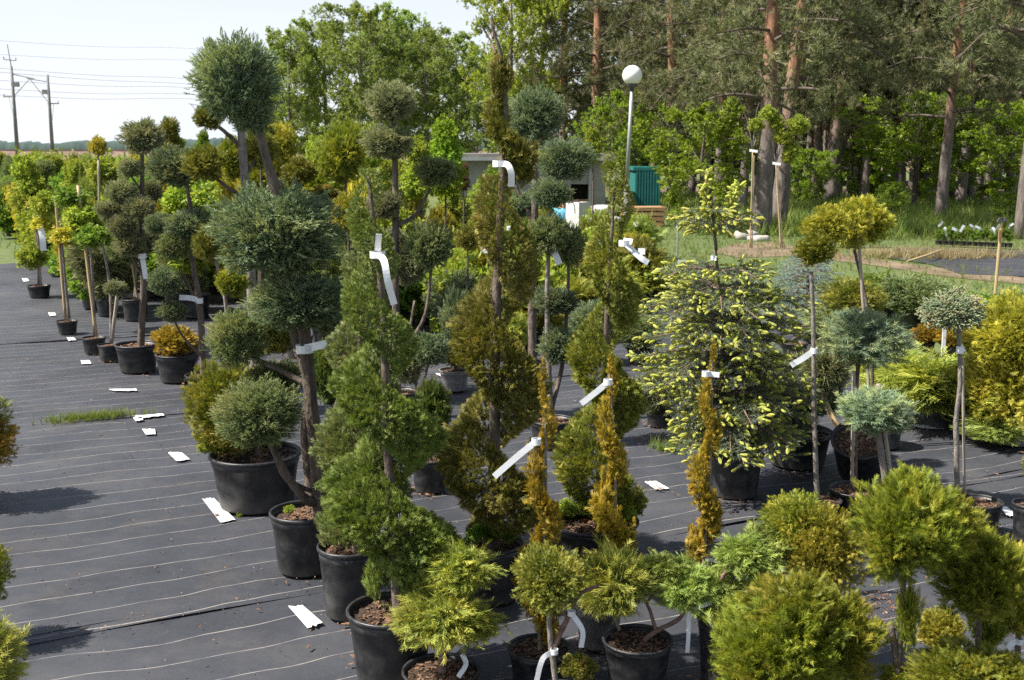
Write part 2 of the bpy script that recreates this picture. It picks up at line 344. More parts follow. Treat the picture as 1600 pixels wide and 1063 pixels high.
# ------------------------------------------------------------------ foliage: sprays scattered through volumes
def diamond(a, d, n, w, l, t0, t1):
    """flat leaflet from a along d, half width w along n"""
    a, d, n = map(np.asarray, (a, d, n))
    return [a, a + d * l * .5 + n * w, a + d * l, a + d * l * .5 - n * w], [(0, 1, 3), (1, 2, 3)], [t0, (t0 + t1) / 2, t1, (t0 + t1) / 2]
def tmpl(parts):
    V = []; F = []; T = []
    for v, f, t in parts:
        n = len(V); V += [list(p) for p in v]; F += [[i + n for i in q] for q in f]; T += list(t)
    return np.array(V, float), np.array(F, int), np.array(T, float)
def unit(v): v = np.asarray(v, float); return v / (np.linalg.norm(v, axis=-1, keepdims=True) + 1e-9)
def t_fan(r, k=9, w=.036, spread=.62):          # flat scale-leaf spray of a thuja
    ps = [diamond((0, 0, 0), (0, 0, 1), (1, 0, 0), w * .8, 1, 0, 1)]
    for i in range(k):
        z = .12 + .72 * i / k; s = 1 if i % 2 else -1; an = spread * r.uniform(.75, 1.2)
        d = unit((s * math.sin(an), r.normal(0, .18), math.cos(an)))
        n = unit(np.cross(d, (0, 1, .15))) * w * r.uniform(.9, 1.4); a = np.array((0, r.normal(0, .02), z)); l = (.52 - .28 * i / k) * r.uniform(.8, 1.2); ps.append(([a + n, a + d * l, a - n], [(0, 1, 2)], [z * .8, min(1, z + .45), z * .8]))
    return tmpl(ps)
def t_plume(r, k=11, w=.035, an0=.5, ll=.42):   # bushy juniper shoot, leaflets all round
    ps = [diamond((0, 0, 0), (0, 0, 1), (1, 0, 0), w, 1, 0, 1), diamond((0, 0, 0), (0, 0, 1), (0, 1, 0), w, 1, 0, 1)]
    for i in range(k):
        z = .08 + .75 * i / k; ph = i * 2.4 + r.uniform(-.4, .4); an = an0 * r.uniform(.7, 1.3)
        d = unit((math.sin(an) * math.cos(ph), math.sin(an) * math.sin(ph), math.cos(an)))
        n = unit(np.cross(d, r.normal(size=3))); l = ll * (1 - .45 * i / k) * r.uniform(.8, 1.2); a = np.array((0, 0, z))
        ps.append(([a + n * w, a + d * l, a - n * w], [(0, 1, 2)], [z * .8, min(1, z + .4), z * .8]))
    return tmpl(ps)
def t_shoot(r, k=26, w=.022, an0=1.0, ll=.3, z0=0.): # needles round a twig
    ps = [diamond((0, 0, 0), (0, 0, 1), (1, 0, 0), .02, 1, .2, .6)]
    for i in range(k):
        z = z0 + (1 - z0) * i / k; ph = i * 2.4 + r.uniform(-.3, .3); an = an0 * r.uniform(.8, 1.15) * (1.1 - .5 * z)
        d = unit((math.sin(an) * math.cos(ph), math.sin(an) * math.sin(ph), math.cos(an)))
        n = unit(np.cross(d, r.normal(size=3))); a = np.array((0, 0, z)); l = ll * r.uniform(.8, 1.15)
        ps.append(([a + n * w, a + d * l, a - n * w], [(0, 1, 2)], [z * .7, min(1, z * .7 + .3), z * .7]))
    return tmpl(ps)
def t_tuft(r, k=11, w=.045, an0=.9):            # bunch of long pine needles
    ps = []
    for i in range(k):
        ph = i * 2.4 + r.uniform(-.3, .3); an = an0 * math.sqrt((i + .5) / k)
        d = unit((math.sin(an) * math.cos(ph), math.sin(an) * math.sin(ph), math.cos(an)))
        n = unit(np.cross(d, r.normal(size=3))); a = np.array((0, 0, -.15 + .3 * r.random())); l = r.uniform(.7, 1.1)
        ps.append(([a + n * w, a + d * l, a - n * w], [(0, 1, 2)], [.1, 1, .1]))
    return tmpl(ps)
def t_bud(r, w=.17):                            # plump young shoot
    V = [(0, 0, 0)]; T = [.2]
    for z, ww in ((.25, w * .85), (.65, w), (.9, w * .55)):
        for k in range(5): V.append((ww * math.cos(k * 1.257 + z), ww * math.sin(k * 1.257 + z), z)); T.append(z)
    V.append((0, 0, 1)); T.append(1); F = []
    for k in range(5):
        j = (k + 1) % 5; F.append((0, 1 + j, 1 + k)); F.append((16, 11 + k, 11 + j))
        for q in (0, 5): F += [(1 + q + k, 1 + q + j, 6 + q + j), (1 + q + k, 6 + q + j, 6 + q + k)]
    return np.array(V, float), np.array(F, int), np.array(T, float)
def t_leaf(r, k=5, w=.28):                      # a few broad leaves on a twig
    ps = []
    for i in range(k):
        ph = i * 2.4 + r.uniform(-.5, .5); an = r.uniform(.3, 1.3)
        d = unit((math.sin(an) * math.cos(ph), math.sin(an) * math.sin(ph), math.cos(an))); n = unit(np.cross(d, r.normal(size=3)))
        ps.append(diamond((0, 0, .5 * i / k), d, n, w * r.uniform(.7, 1.1) * .6, r.uniform(.5, .75), .1, .9))
    return tmpl(ps)
_r = np.random.default_rng(3)
TPL = dict(
    fan=[t_fan(_r) for _ in range(5)], fan_s=[t_fan(_r, 6, .075) for _ in range(4)],
    plume=[t_plume(_r) for _ in range(5)], plume_s=[t_plume(_r, 8, .05, .55) for _ in range(4)],
    feather=[t_fan(_r, 12, .026, .5) for _ in range(4)], long=[t_fan(_r, 14, .02, .55) for _ in range(3)] + [t_plume(_r, 18, .018, .5, .3) for _ in range(3)],
    shoot=[t_shoot(_r) for _ in range(3)], fir=[t_shoot(_r, 24, .03, 1.0, .5, .15) for _ in range(3)],
    tuft=[t_tuft(_r) for _ in range(4)], bud=[t_bud(_r) for _ in range(2)], leaf=[t_leaf(_r) for _ in range(5)],
    blade=[t_tuft(_r, 5, .03, .55) for _ in range(4)])
def scatter(tp, P, D, S, tint):
    """one spray per point P, growing along D, of length S; gives vertices, faces, tip and tint"""
    P = np.asarray(P, float); n = len(P); D = unit(D); S = np.broadcast_to(np.asarray(S, float), (n,)); tint = np.broadcast_to(tint, (n,))
    A = unit(np.cross(D, rng.normal(size=(n, 3)))); B = np.cross(D, A)
    which = rng.integers(len(TPL[tp]), size=n); out = []; off = 0
    for w, (v, f, t) in enumerate(TPL[tp]):
        I = np.where(which == w)[0]
        if not len(I): continue
        V = P[I, None] + S[I, None, None] * (v[None, :, :1] * A[I, None] + v[None, :, 1:2] * B[I, None] + v[None, :, 2:] * D[I, None])
        F = f[None] + (off + np.arange(len(I)) * len(v))[:, None, None]
        out.append((V.reshape(-1, 3), F.reshape(-1, 3), np.tile(t, len(I)), np.repeat(tint[I], len(v)))); off += len(I) * len(v)
    return tuple(np.concatenate([o[k] for o in out]) for k in range(4))
def join(parts):
    off = 0; Fs = []
    for V, F, t, q in parts: Fs.append(F + off); off += len(V)
    return np.concatenate([p[0] for p in parts]), np.concatenate(Fs), np.concatenate([p[2] for p in parts]), np.concatenate([p[3] for p in parts])
def fmesh(name, sc4): V, F, t, q = sc4; return mesh(name, V, F, False, t, q)
def bumps(D, k, amp, sharp, r):
    c = unit(r.normal(size=(k, 3))); a = r.uniform(-.6, 1, size=k) * amp
    return (np.exp(sharp * (D @ c.T - 1)) * a).sum(1)
def ball(tp, Ls, n, seed, up=.35, jit=.45, lump=.13, depth=.34, gap=0., droop=0., tufts=110, core=.3, spike=0.):
    """clipped head of foliage of radius 1: sprays in a thick outer shell"""
    r = np.random.default_rng(seed)
    D = unit(r.normal(size=(n, 3))); b = bumps(D, 12, lump, 7, r) + bumps(D, 30, lump * .7, 30, r)
    K = tufts; C = unit(r.normal(size=(K, 3))); dt = D @ C.T; j = dt.argmax(1); ang = np.arccos(np.clip(dt[np.arange(n), j], -1, 1)); w0 = 2.1 / math.sqrt(K)
    tuft = r.uniform(-.3, 1, K)[j] * lump * 1.3 + lump * 1.5 * (.6 - (ang / w0) ** 2)     # the head is made of many small tufts
    if gap:
        keep = bumps(D, 14, 1, 25, r) > -gap; D, b, j, tuft = D[keep], b[keep], j[keep], tuft[keep]; n = len(D)
    u = r.random(n); rad = (.93 + b + tuft * .8) * (1 - depth * u ** 1.7) * (1 + .035 * r.normal(size=n) + spike * (r.random(n) < .1) * r.random(n))
    G = unit(D * .7 + C[j] * .5 + up * np.array([0, 0, 1]) + jit * r.normal(size=(n, 3)) - droop * np.array([0, 0, 1]) * (u[:, None] < .3))
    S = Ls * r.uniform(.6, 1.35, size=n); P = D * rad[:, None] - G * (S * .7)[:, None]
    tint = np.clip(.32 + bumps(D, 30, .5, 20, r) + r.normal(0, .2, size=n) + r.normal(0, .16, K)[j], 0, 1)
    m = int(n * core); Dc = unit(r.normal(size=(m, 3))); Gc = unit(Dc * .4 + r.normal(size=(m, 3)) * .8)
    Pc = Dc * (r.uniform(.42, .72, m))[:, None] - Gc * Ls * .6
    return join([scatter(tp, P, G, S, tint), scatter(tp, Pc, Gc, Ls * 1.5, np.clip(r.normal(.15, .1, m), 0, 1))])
LIB = {}
def lib(kind, big):
    """a few shared head meshes for each kind of foliage, fine for large heads, coarse for small ones"""
    key = (kind, big)
    if key not in LIB:
        J = dict(jun=('plume', .23, .33, 2500, .45, .42, .13), thu=('fan', .17, .28, 3300, .4, .5, .13), leaf=('leaf', .24, .36, 800, .3, .8, .2),
                 gj=('long', .68, .75, 850, .12, .36, .2), fir=('fir', .3, .36, 520, .45, .45, .12), cream=('bud', .16, .2, 1200, .1, .5, .14), pin=('tuft', .34, .42, 700, .5, .5, .14), near=('feather', .34, .4, 2000, .75, .4, .22))[kind]
        tp, lb, ls, n, up, jit, lump = J
        LIB[key] = [fmesh(kind + '_head', ball(tp, lb if big else ls, int(n * (1.35 if big else .62)), 100 * len(LIB) + q, up, jit, lump,
                    gap=.25 if kind in ('leaf', 'gj') else 0., droop=.3 if kind == 'gj' else 0., tufts=(130 if big else 60), core=.5 if kind == 'jun' else .12 if kind in ('gj', 'leaf') else .3, spike=.55 if kind == 'gj' else .12 if kind in ('near', 'pin') else 0.)) for q in range(3 if kind in ('jun', 'thu', 'near') else 2)]
    return random.choice(LIB[key])
def mpp(p): return (p[1] * math.cos(PITCH) + (CAM_H - p[2]) * math.sin(PITCH)) / FPX   # metres per photograph pixel at a point

# ------------------------------------------------------------------ the setting: ground, fabric, far country
def sheet(name, poly, z, mat, cell=None, amp=0, kind='structure', parent=None):
    """flat piece of ground; with cell it is a grid of gentle wrinkles inside the polygon's box"""
    if cell is None:
        me = mesh(name, [(x, y, z) for x, y in poly], [tuple(range(len(poly)))])
    o = put(name, me, mat, parent)
    if parent is None: tag(o, kind=kind)
    return o
sheet('ground', [(-3000, -60), (3000, -60), (3000, 4000), (-3000, 4000)], -.03, 'ground')
ca, sa = math.cos(FAB_A), math.sin(FAB_A)
def fab(u, v): return (u * ca - v * sa, u * sa + v * ca)     # along / across the threads
def fabric_strip(v0, v1, u0, u1, z):
    nu, nv = int((u1 - u0) / .11), int((v1 - v0) / .11)
    U, Vv = np.meshgrid(np.linspace(u0, u1, nu), np.linspace(v0, v1, nv), indexing='ij')
    ph = rng.uniform(0, 6, 6); Z = np.zeros_like(U)
    for k in range(6):
        fx, fy = rng.normal(0, 2.2, 2) * (1 + k * .5); Z += .0028 / (1 + .3 * k) * np.sin(U * fx + Vv * fy + ph[k])
    edge = np.minimum(Vv - v0, v1 - Vv); Z = Z + z + .012 * np.exp(-edge / .06) * (.6 + .5 * np.sin(U * 3 + ph[0]) + .3 * np.sin(U * 7.3 + ph[1]))
    X = U * ca - Vv * sa; Y = U * sa + Vv * ca
    I = np.arange(nu * nv).reshape(nu, nv)
    F = np.stack([I[:-1, :-1], I[1:, :-1], I[1:, 1:], I[:-1, 1:]], -1).reshape(-1, 4)
    o = put('ground_fabric', mesh('ground_fabric', np.stack([X, Y, Z], -1).reshape(-1, 3), F, True), 'fabric')
    tag(o, kind='structure'); return o
strips = []
for i, (v0, v1, u0, u1) in enumerate([(-3.4, 1.0, -6, 6), (1.0, 5.5, -7, 8.5), (5.53, 10.0, -9, 9.5), (10.02, 14.5, -9, 10), (14.52, 19, -9, 9), (19.02, 25, -9, 8), (25.02, 33, -8, 0)]):
    strips.append(fabric_strip(v0, v1, u0, u1, .002 if i % 2 else .006))
# overlapping hems of the fabric widths
for v in (1.0, 5.5, 10.0, 14.5):
    u = np.arange(-9, 9.5, .12); wv = .012 * np.sin(u * 1.7 + v) + .008 * np.sin(u * 5 + v); n = len(u)
    V = []; F = []
    for k in range(n):
        for dv, dz in ((-.05, .014), (.0, .02), (.028, .021), (.03, .012)):
            a, b = fab(u[k], v + wv[k] + dv); V.append((a, b, dz + .006 * math.sin(u[k] * 4.1 + v * 3)))
    F = [(k * 4 + j, (k + 1) * 4 + j, (k + 1) * 4 + j + 1, k * 4 + j + 1) for k in range(n - 1) for j in range(3)]
    put('hem', mesh('hem', V, F, False), 'fabric', strips[0])
fab_far = sheet('ground_fabric', [ground(*p)[:2] for p in ((1365, 400), (1410, 386), (1640, 392), (1640, 432), (1500, 427), (1455, 412))], -.012, 'fabric')
sheet('dirt_track', [ground(*p)[:2] for p in ((1110, 392), (1150, 379), (1215, 377), (1262, 388), (1330, 398), (1400, 408), (1500, 421), (1640, 436), (1640, 446), (1480, 431), (1350, 411), (1240, 399), (1150, 401))], -.02, 'earth')
sheet('path', [(-30, 62), (60, 62), (60, 68), (-30, 68)], -.02, 'earth')
# white paint strokes on the fabric: four corners each in the photograph
def paint(corners, z=.021):
    n = 9; V = []; a, b, c, d = [ground(*p)[:2] for p in corners]
    for k in range(n):
        t = k / (n - 1); w_ = unit(d - a); p = a + (b - a) * t + w_ * rng.normal(0, .009); q = d + (c - d) * t + w_ * rng.normal(0, .009)
        V += [(*p, z), (*q, z)]
    put('paint_mark', mesh('paint_mark', V, [(2 * k, 2 * k + 2, 2 * k + 3, 2 * k + 1) for k in range(n - 1)]), 'paint', strips[1])
for cs in [((452, 955), (472, 951), (505, 980), (480, 987)), ((316, 784), (334, 783), (368, 817), (345, 822)), ((262, 711), (284, 711), (297, 722), (276, 725)),
           ((222, 674), (242, 674), (243, 682), (228, 683)), ((205, 653), (255, 650), (257, 653), (218, 657)), ((208, 656), (222, 655), (224, 660), (212, 662)), ((168, 611), (215, 611), (215, 614), (178, 614)),
           ((126, 566), (140, 566), (143, 571), (128, 572)), ((104, 530), (116, 530), (119, 534), (107, 535)), ((75, 491), (86, 491), (88, 495), (78, 496)),
           ((1408, 666), (1445, 668), (1478, 675), (1440, 673)), ((1560, 794), (1572, 796), (1592, 812), (1572, 810)), ((1006, 757), (1025, 756), (1046, 768), (1025, 770)), ((44, 414), (52, 414), (54, 418), (46, 418)), ((34, 437), (43, 437), (46, 441), (37, 442)), ((680, 587), (705, 585), (712, 590), (690, 592))]:
    paint(cs)
# leaf litter: needles, chips and dead leaves blown over the fabric
n = 3600; u = rng.uniform(-6.5, 7, n); v = np.where(rng.random(n) < .25, rng.choice([5.5, 10., 1.], n) + rng.normal(0, .08, n), rng.uniform(3.5, 13.5, n))
cl = np.array([ground(*q_)[:2] for q_ in [(1020, 690), (1000, 770), (1370, 960), (1400, 945), (615, 592), (700, 590), (1040, 690), (1240, 750), (1560, 840), (560, 905)]])
q = rng.integers(len(cl), size=900); P = np.vstack([np.column_stack([u * ca - v * sa, u * sa + v * ca]), cl[q] + rng.normal(0, .11, (900, 2))])
m = len(P); th = rng.uniform(0, 6.28, m); ln = rng.uniform(.003, .011, m) * np.where(rng.random(m) < .07, 2.2, 1); wd = np.where(rng.random(m) < .4, .0016, ln * .3)
dx, dy = np.cos(th), np.sin(th); z0 = .022 + rng.uniform(0, .006, m)
V = np.stack([np.column_stack([P[:, 0] + s * dx * ln - t * dy * wd, P[:, 1] + s * dy * ln + t * dx * wd, z0 + (.006 if s * t > 0 else 0)]) for s, t in ((-1, -1), (1, -1), (1, 1), (-1, 1))], 1).reshape(-1, 3)
lit = put('leaf_litter', mesh('leaf_litter', V, np.arange(4 * m).reshape(-1, 4)), 'chips')
tag(lit, 'brown needles and bark crumbs scattered over the black fabric', 'litter', kind='stuff')
# grass growing from the seams and round the fabric
def grass_patch(name, P, h, label, mat='grass', tp='blade'):
    P = np.asarray(P, float); k = len(P); D = np.array([0, 0, 1]) + .35 * rng.normal(size=(k, 3)) * (1, 1, .2)
    P3 = np.column_stack([P, np.full(k, .012 if name == 'weed_tuft' else -.02)])
    o = put(name, fmesh(name, scatter(tp, P3, D, h * rng.uniform(.5, 1.3, k), np.clip(rng.normal(.4, .25, k), 0, 1))), mat)
    return tag(o, label, 'grass', kind='stuff')
def blob(c, sx, sy, n, ang=0):
    A = rng.normal(size=(n, 2)) * (sx, sy); c_, s_ = math.cos(ang), math.sin(ang)
    return np.asarray(c)[:2] + np.column_stack([A[:, 0] * c_ - A[:, 1] * s_, A[:, 0] * s_ + A[:, 1] * c_])
grass_patch('weed_tuft', np.vstack([blob(ground(130, 659), .15, .05, 260, FAB_A), blob(ground(180, 655), .14, .025, 90, FAB_A)]), .085, 'tuft of bright green weeds growing out of the fabric seam on the aisle')
grass_patch('weed_tuft', blob(ground(1045, 706), .06, .05, 60), .1, 'grass tuft on brown litter beside the yellow tipped spruce')
grass_patch('weed_tuft', blob(ground(130, 437), .16, .05, 60), .05, 'thin weeds by the pots at the far end of the aisle')
k = 27000
A = np.column_stack([rng.uniform(.5, 26, k), rng.uniform(15.5, 45, k)])
A = A[(A[:, 1] > 15.5 + .35 * np.maximum(0, 4 - A[:, 0]) ) & (A[:, 0] < A[:, 1] * .5)]
trk = np.array([ground(*p)[:2] for p in ((1130, 388), (1260, 398), (1400, 414), (1520, 428), (1640, 438))])
dist = np.min([np.abs((A[:, 1] - np.interp(A[:, 0], trk[:, 0], trk[:, 1]))) + 9 * (A[:, 0] < trk[0, 0])], 0)
fp = np.array([[v.co.x, v.co.y] for v in fab_far.data.vertices])
infab = (A[:, 0] > fp[:, 0].min()) & (A[:, 0] < 99) & (A[:, 1] > np.interp(A[:, 0], [fp[0, 0], fp[3, 0]], [ground(1365, 400)[1], ground(1640, 430)[1]])) & (A[:, 1] < ground(1400, 387)[1] - .2)
A = A[(rng.random(len(A)) < np.clip(dist / 1.3, .3, 1)) & ~infab]
grass_patch('lawn', A, .13, 'short rough grass between the potted plants and the pine wood')
k = 16000; A = np.column_stack([rng.uniform(5, 32, k), rng.uniform(28.6, 56, k)]); A = A[(A[:, 1] > 28.6 + .25 * np.abs(A[:, 0] - 11)) & (A[:, 0] < A[:, 1] * .52)]
grass_patch('tall_grass', A, .42, 'tall soft grass growing under the pines')
k = 9000; A = np.column_stack([rng.uniform(-45, 0, k), rng.uniform(24, 80, k)]); A = A[A[:, 0] < -7 - .14 * A[:, 1]]
grass_patch('meadow', A, .3, 'green meadow beyond the end of the aisle')
grass_patch('dry_heap', blob(ground(1455, 400), .9, .35, 900), .22, 'heap of dry straw and cuttings lying on the fabric edge', 'dry_grass')
# far country
V = []; F = []; xs = np.linspace(-900, 700, 700)
for i, x in enumerate(xs):
    hgt = 11 + 3.5 * math.sin(x * .006) + 2 * math.sin(x * .021 + 1) + rng.uniform(0, 2.6) + 1.5 * math.sin(x * .11) * math.sin(x * .043)
    V += [(x, 1000, -1), (x, 1000, hgt * .8), (x, 1030, hgt)]
F = [(3 * i + k, 3 * i + 3 + k, 3 * i + 4 + k, 3 * i + 1 + k) for i in range(len(xs) - 1) for k in (0, 1)]
tag(put('hill', mesh('hill', V, F, True), 'hill'), kind='structure')
emb = MB(); xs = np.linspace(-130, 90, 90); prof = [(-8, -.1), (-3, 1.7), (-2.2, 2.0), (2.2, 2.05), (7, -.1)]
for i, x in enumerate(xs): emb.v += [(x, 130 + y + rng.normal(0, .12), z + rng.normal(0, .06)) for y, z in prof]
emb.f = [(i * 5 + k, i * 5 + 5 + k, i * 5 + 6 + k, i * 5 + 1 + k) for i in range(89) for k in range(4)]
e = emb.build('railway_embankment', 'rust', smooth=False); tag(e, kind='structure')
for y in (129.2, 130.7): MB().box((-20, y, 2.16), (220, .12, .2)).build('rail', 'rust', e)
# railway masts and their wires
def mast(px, y, top, label, arm, spike=0):
    b = at(px, 233, y); r = empty('railway_mast', (b[0], b[1], 1.6)); h = at(px, top, y)[2] - 1.6
    MB().tube([(0, 0, 0), (0, 0, h)], [.24, .15], 8).build('pole', 'mast', r, smooth=True)
    if spike:
        MB().tube([(0, 0, h - .1), (-.25, 0, h + spike)], [.06, .04], 6).build('spike', 'mast', r)
        MB().tube([(-.75, 0, h + spike * .32), (.55, 0, h + spike * .26)], .05, 6).tube([(-.75, 0, h + spike * .32), (-.75, 0, h + spike * .45)], .05, 6).tube([(.55, 0, h + spike * .26), (.55, 0, h + spike * .4)], .05, 6).build('crossbar', 'mast', r)
    s = arm
    MB().tube([(0, 0, h - .8), (2.4 * s, 0, h - (1.3 if spike else .4))], .05, 6).tube([(.1 * s, 0, h - 3.1), (2.0 * s, 0, h - (1.2 if spike else .5))], .04, 6).build('cantilever', 'mast', r)
    MB().box((.3 * s, 0, h - 1.9), (.8, .3, .5)).build('tension_weight', 'mast', r); MB().box((-.45 * s, 0, h - 3.2), (1.3, .12, .12)).tube([(-1.0 * s, 0, h - 3.2), (-1.0 * s, 0, h - 2.9)], .05, 6).build('bracket', 'mast', r)
    MB().tube([(-.5 * s, 0, h - 3.2), (-.1 * s, 0, h - 5.6)], .02, 5).build('stay', 'mast', r)
    tag(r, label, 'railway mast', 'railway masts'); return r
mast(27, 124, 104, 'railway mast with a tall spike and crossbar on top', 1, 2.3)
mast(82, 130, 117, 'shorter railway mast without a spike, arm towards the taller one', -1)
mast(322, 175, 158, 'railway mast half hidden behind the golden topiary heads', -1)
for k, (y0, y1, ym) in enumerate([(64, 85, 78), (86, 100, 96), (106, 138, 126), (112, 142, 134), (126, 145, 139), (140, 152, 149), (150, 158, 156)]):
    P = catmull([at(-60, y0 - 4, 118), at(150, (y0 + ym) / 2 + 2, 140), at(330, ym, 165), at(620, y1 + 18, 230)], 8)
    tag(MB().tube(P, .018 if k > 1 else .013, 5).build('overhead_wire', 'wire'), 'thin overhead railway wire strung between the masts', 'wire', 'overhead railway wires')

# ------------------------------------------------------------------ trees
def limb_tree(seed, h, cb, reach, n1, n2, tp, leaf, per, trunk_r, up, shape, droop=0.):
    """trunk, limbs and leaf clumps of one tree; cb = height where the crown starts"""
    r = np.random.default_rng(seed); z = np.linspace(0, h, 9)
    tx = np.cumsum(r.normal(0, .07, 9)) * (z / h); ty = np.cumsum(r.normal(0, .07, 9)) * (z / h)
    T = np.column_stack([tx, ty, z]); tr = MB(); tr.tube(catmull(T, 3), [trunk_r * 1.25, trunk_r, trunk_r * .85, trunk_r * .6, trunk_r * .12], 9, True, .05)
    lb = MB(); P = []; D = []
    for i in range(n1):
        f = (i + r.random()) / n1; z0 = cb + (h - cb) * f ** .9 * .97; az = i * 2.4 + r.uniform(-.5, .5); ln = reach * shape(f) * r.uniform(.65, 1.2)
        b = np.array([np.interp(z0, z, tx), np.interp(z0, z, ty), z0]); d = np.array([math.cos(az), math.sin(az), 0])
        e = b + d * ln + np.array([0, 0, ln * (up - droop * (1 - f))]); m = (b + e) / 2 + np.array([0, 0, .12 * ln]) + r.normal(0, .06 * ln, 3)
        C = catmull([b, m, e], 5); lb.tube(C, [trunk_r * .26 * (1.2 - f), .012], 5)
        for k in range(n2):
            t = .3 + .7 * (k + r.random()) / n2; p = C[min(len(C) - 1, int(t * (len(C) - 1)))]
            sd = unit(d * .5 + r.normal(0, .6, 3) + (0, 0, .25)); sl = ln * .34 * r.uniform(.6, 1.2) * (1.15 - .5 * t); q = p + sd * sl
            lb.tube([p, (p + q) / 2 + (0, 0, .04), q], [.018, .006], 4, False)
            c = per; tt = r.uniform(.35, 1.1, c); pp = p + (q - p) * tt[:, None] + r.normal(0, sl * .2, (c, 3)); P.append(pp); D.append(unit(sd + r.normal(0, .6, (c, 3)) + (0, 0, .45)))
    P = np.vstack(P); D = np.vstack(D)
    cr = fmesh('crown', scatter(tp, P, D, leaf * r.uniform(.7, 1.3, len(P)), np.clip(r.normal(.4, .25, len(P)) + .2 * np.sin(P @ np.array([2.1, 1.7, 2.6])), 0, 1)))
    return tr.mesh('trunk', True), lb.mesh('limbs', True), cr
def plant_tree(name, proto, mats, loc, label, cat, group, s=1, rz=0, lean=(0, 0), sx=1, tw=1):
    r = empty(name, loc, (lean[0], lean[1], 0)); r.scale = (s * sx, s * sx, s)
    for nm, me, mt in zip(('trunk', 'limbs', 'crown'), proto, mats): put(nm, me, mt, r, rot=(0, 0, rz), scale=(tw, tw, 1) if nm == 'trunk' else (1, 1, 1))
    return tag(r, label, cat, group)
pine_p = [limb_tree(11 + q, 13, (3.3, 4.2, 2.6, 3.8)[q], 2.9, 46, 7, 'tuft', .22, 17, .21, .12, lambda f: 1.05 - .55 * f, .28) for q in range(4)]
PM = ('pine_bark', 'bark', 'pine')
# photograph foot (x, y), trunk width there, proto, lean
for px, py, w, q, ln, label in [
    (1190, 366, 30, 0, .01, 'stout pine rising from the bare earth patch beside the round stones'), (1216, 352, 25, 1, .05, 'leaning pine close behind the two thin staked saplings'),
    (1298, 318, 26, 3, .03, 'broad dark pine right behind the golden standard heads'), (1364, 314, 24, 1, -.02, 'straight thick reddish pine in front of the green maples'),
    (1468, 342, 19, 0, .05, 'slanting grey pine behind the row of little pots'), (1538, 322, 16, 3, .09, 'slender pine leaning over the row of little pots'),
    (1594, 372, 20, 1, .01, 'dark pine trunk beside the sprinkler pole'), (1122, 340, 17, 0, .0, 'orange barked pine rising out of the lime green maple'),
    (1160, 332, 15, 1, .02, 'thin pine between the maple and the earth patch'), (1050, 330, 18, 2, -.02, 'bushy pine behind the globe lamp'), (930, 318, 19, 2, .0, 'low branched pine above the grey store building'), (985, 312, 18, 2, .03, 'low branched pine above the teal container'),
    (880, 312, 17, 2, .0, 'low branched pine next to the tall green birch')]:
    g = ground(px, py); plant_tree('pine_tree', pine_p[q], PM, (g[0], g[1], -.05), label, 'tree', 'pines of the wood', s=random.uniform(.95, 1.08), rz=random.uniform(0, 6), lean=(0, ln), tw=w * mpp(g) / .52)
spots = [(1245, 315), (1278, 316), (1326, 312), (1395, 316), (1424, 320), (1450, 318), (1500, 322), (1515, 314), (1340, 306), (1575, 316), (1100, 318), (1230, 306), (1475, 306), (1555, 304), (1180, 304), (1020, 302), (1610, 306), (1380, 300), (1290, 300), (1430, 300), (1205, 310), (1260, 302), (1310, 304), (1350, 318), (1410, 308), (1440, 312), (1462, 304), (1485, 314), (1530, 308), (1590, 310), (1270, 296), (1330, 295), (1400, 295), (1500, 296), (1560, 295), (1140, 308), (1080, 306), (1225, 298)]
for i, (px, py) in enumerate(spots):
    g = ground(px, py); plant_tree('pine_tree', pine_p[i % 2 if i % 3 else 3], PM, (g[0], g[1], -.05), 'slim dark pine standing deeper in the wood', 'tree', 'slim pines deeper in the wood', s=random.uniform(.8, 1.1), rz=random.uniform(0, 6), lean=(random.uniform(-.03, .03), random.uniform(-.03, .06)), sx=.75)
map_p = [limb_tree(31 + q, 6, .7, 1.9, 30, 8, 'leaf', .26, 12, .09, .45, lambda f: .35 + 1.1 * math.sin(math.pi * min(1, .12 + f * .88))) for q in range(2)]
MM = ('bark', 'bark', 'maple')
for px, d, top, w, label in [(975, 43, 150, .9, 'lime green maple growing round the globe lamp post'), (1096, 31.5, 165, 1.15, 'broad lime green maple beside the teal container'),
                             (1430, 44, 150, 1.5, 'sunlit maple between the pines near the little pots'), (1555, 42, 165, 1.5, 'sunlit maple at the edge of the wood by the sprinkler'), (1490, 50, 190, 1.4, 'green maple sapling deep between the pines'), (1260, 47, 235, 1.3, 'low maple bush between the stout pine and the broad dark pine'), (1340, 50, 230, 1.3, 'low maple bush between the two reddish pines'), (1395, 38, 285, 1.2, 'small maple seedling in the tall grass below the pines'), (1580, 33, 300, 1.2, 'small maple seedling in the tall grass by the dark pine')]:
    g = at(px, 300, d); top_z = at(px, top, d)[2]; plant_tree('maple_tree', map_p[px % 2], MM, (g[0], d, -.05), label, 'tree', 'maples under the pines', s=top_z / 6, rz=random.uniform(0, 6), sx=w)
pop_p = [limb_tree(41 + q, 11, 2.0, 2.4, 40, 9, 'leaf', .25, 15, .14, .55, lambda f: .5 + .75 * math.sin(math.pi * min(1, .15 + f * .8))) for q in range(3)]
for i, (px, d, top) in enumerate([(455, 64, 20), (510, 66, 5), (565, 62, -20), (620, 66, -15), (668, 63, 20), (715, 66, 30), (745, 62, 70), (420, 70, 110), (480, 78, 60), (640, 80, 40), (590, 76, 20), (700, 84, 90)]):
    g = at(px, 233, d); plant_tree('poplar_tree', pop_p[i % 3], ('bark_grey', 'bark_grey', 'poplar'), (g[0], d, -.05), 'tall green poplar in the front row behind the topiary' if d < 69 else 'poplar of the back row showing between taller ones', 'tree', 'front poplar row' if d < 69 else 'back poplar row', s=at(px, top + 8, d)[2] / 12.3, rz=random.uniform(0, 6))
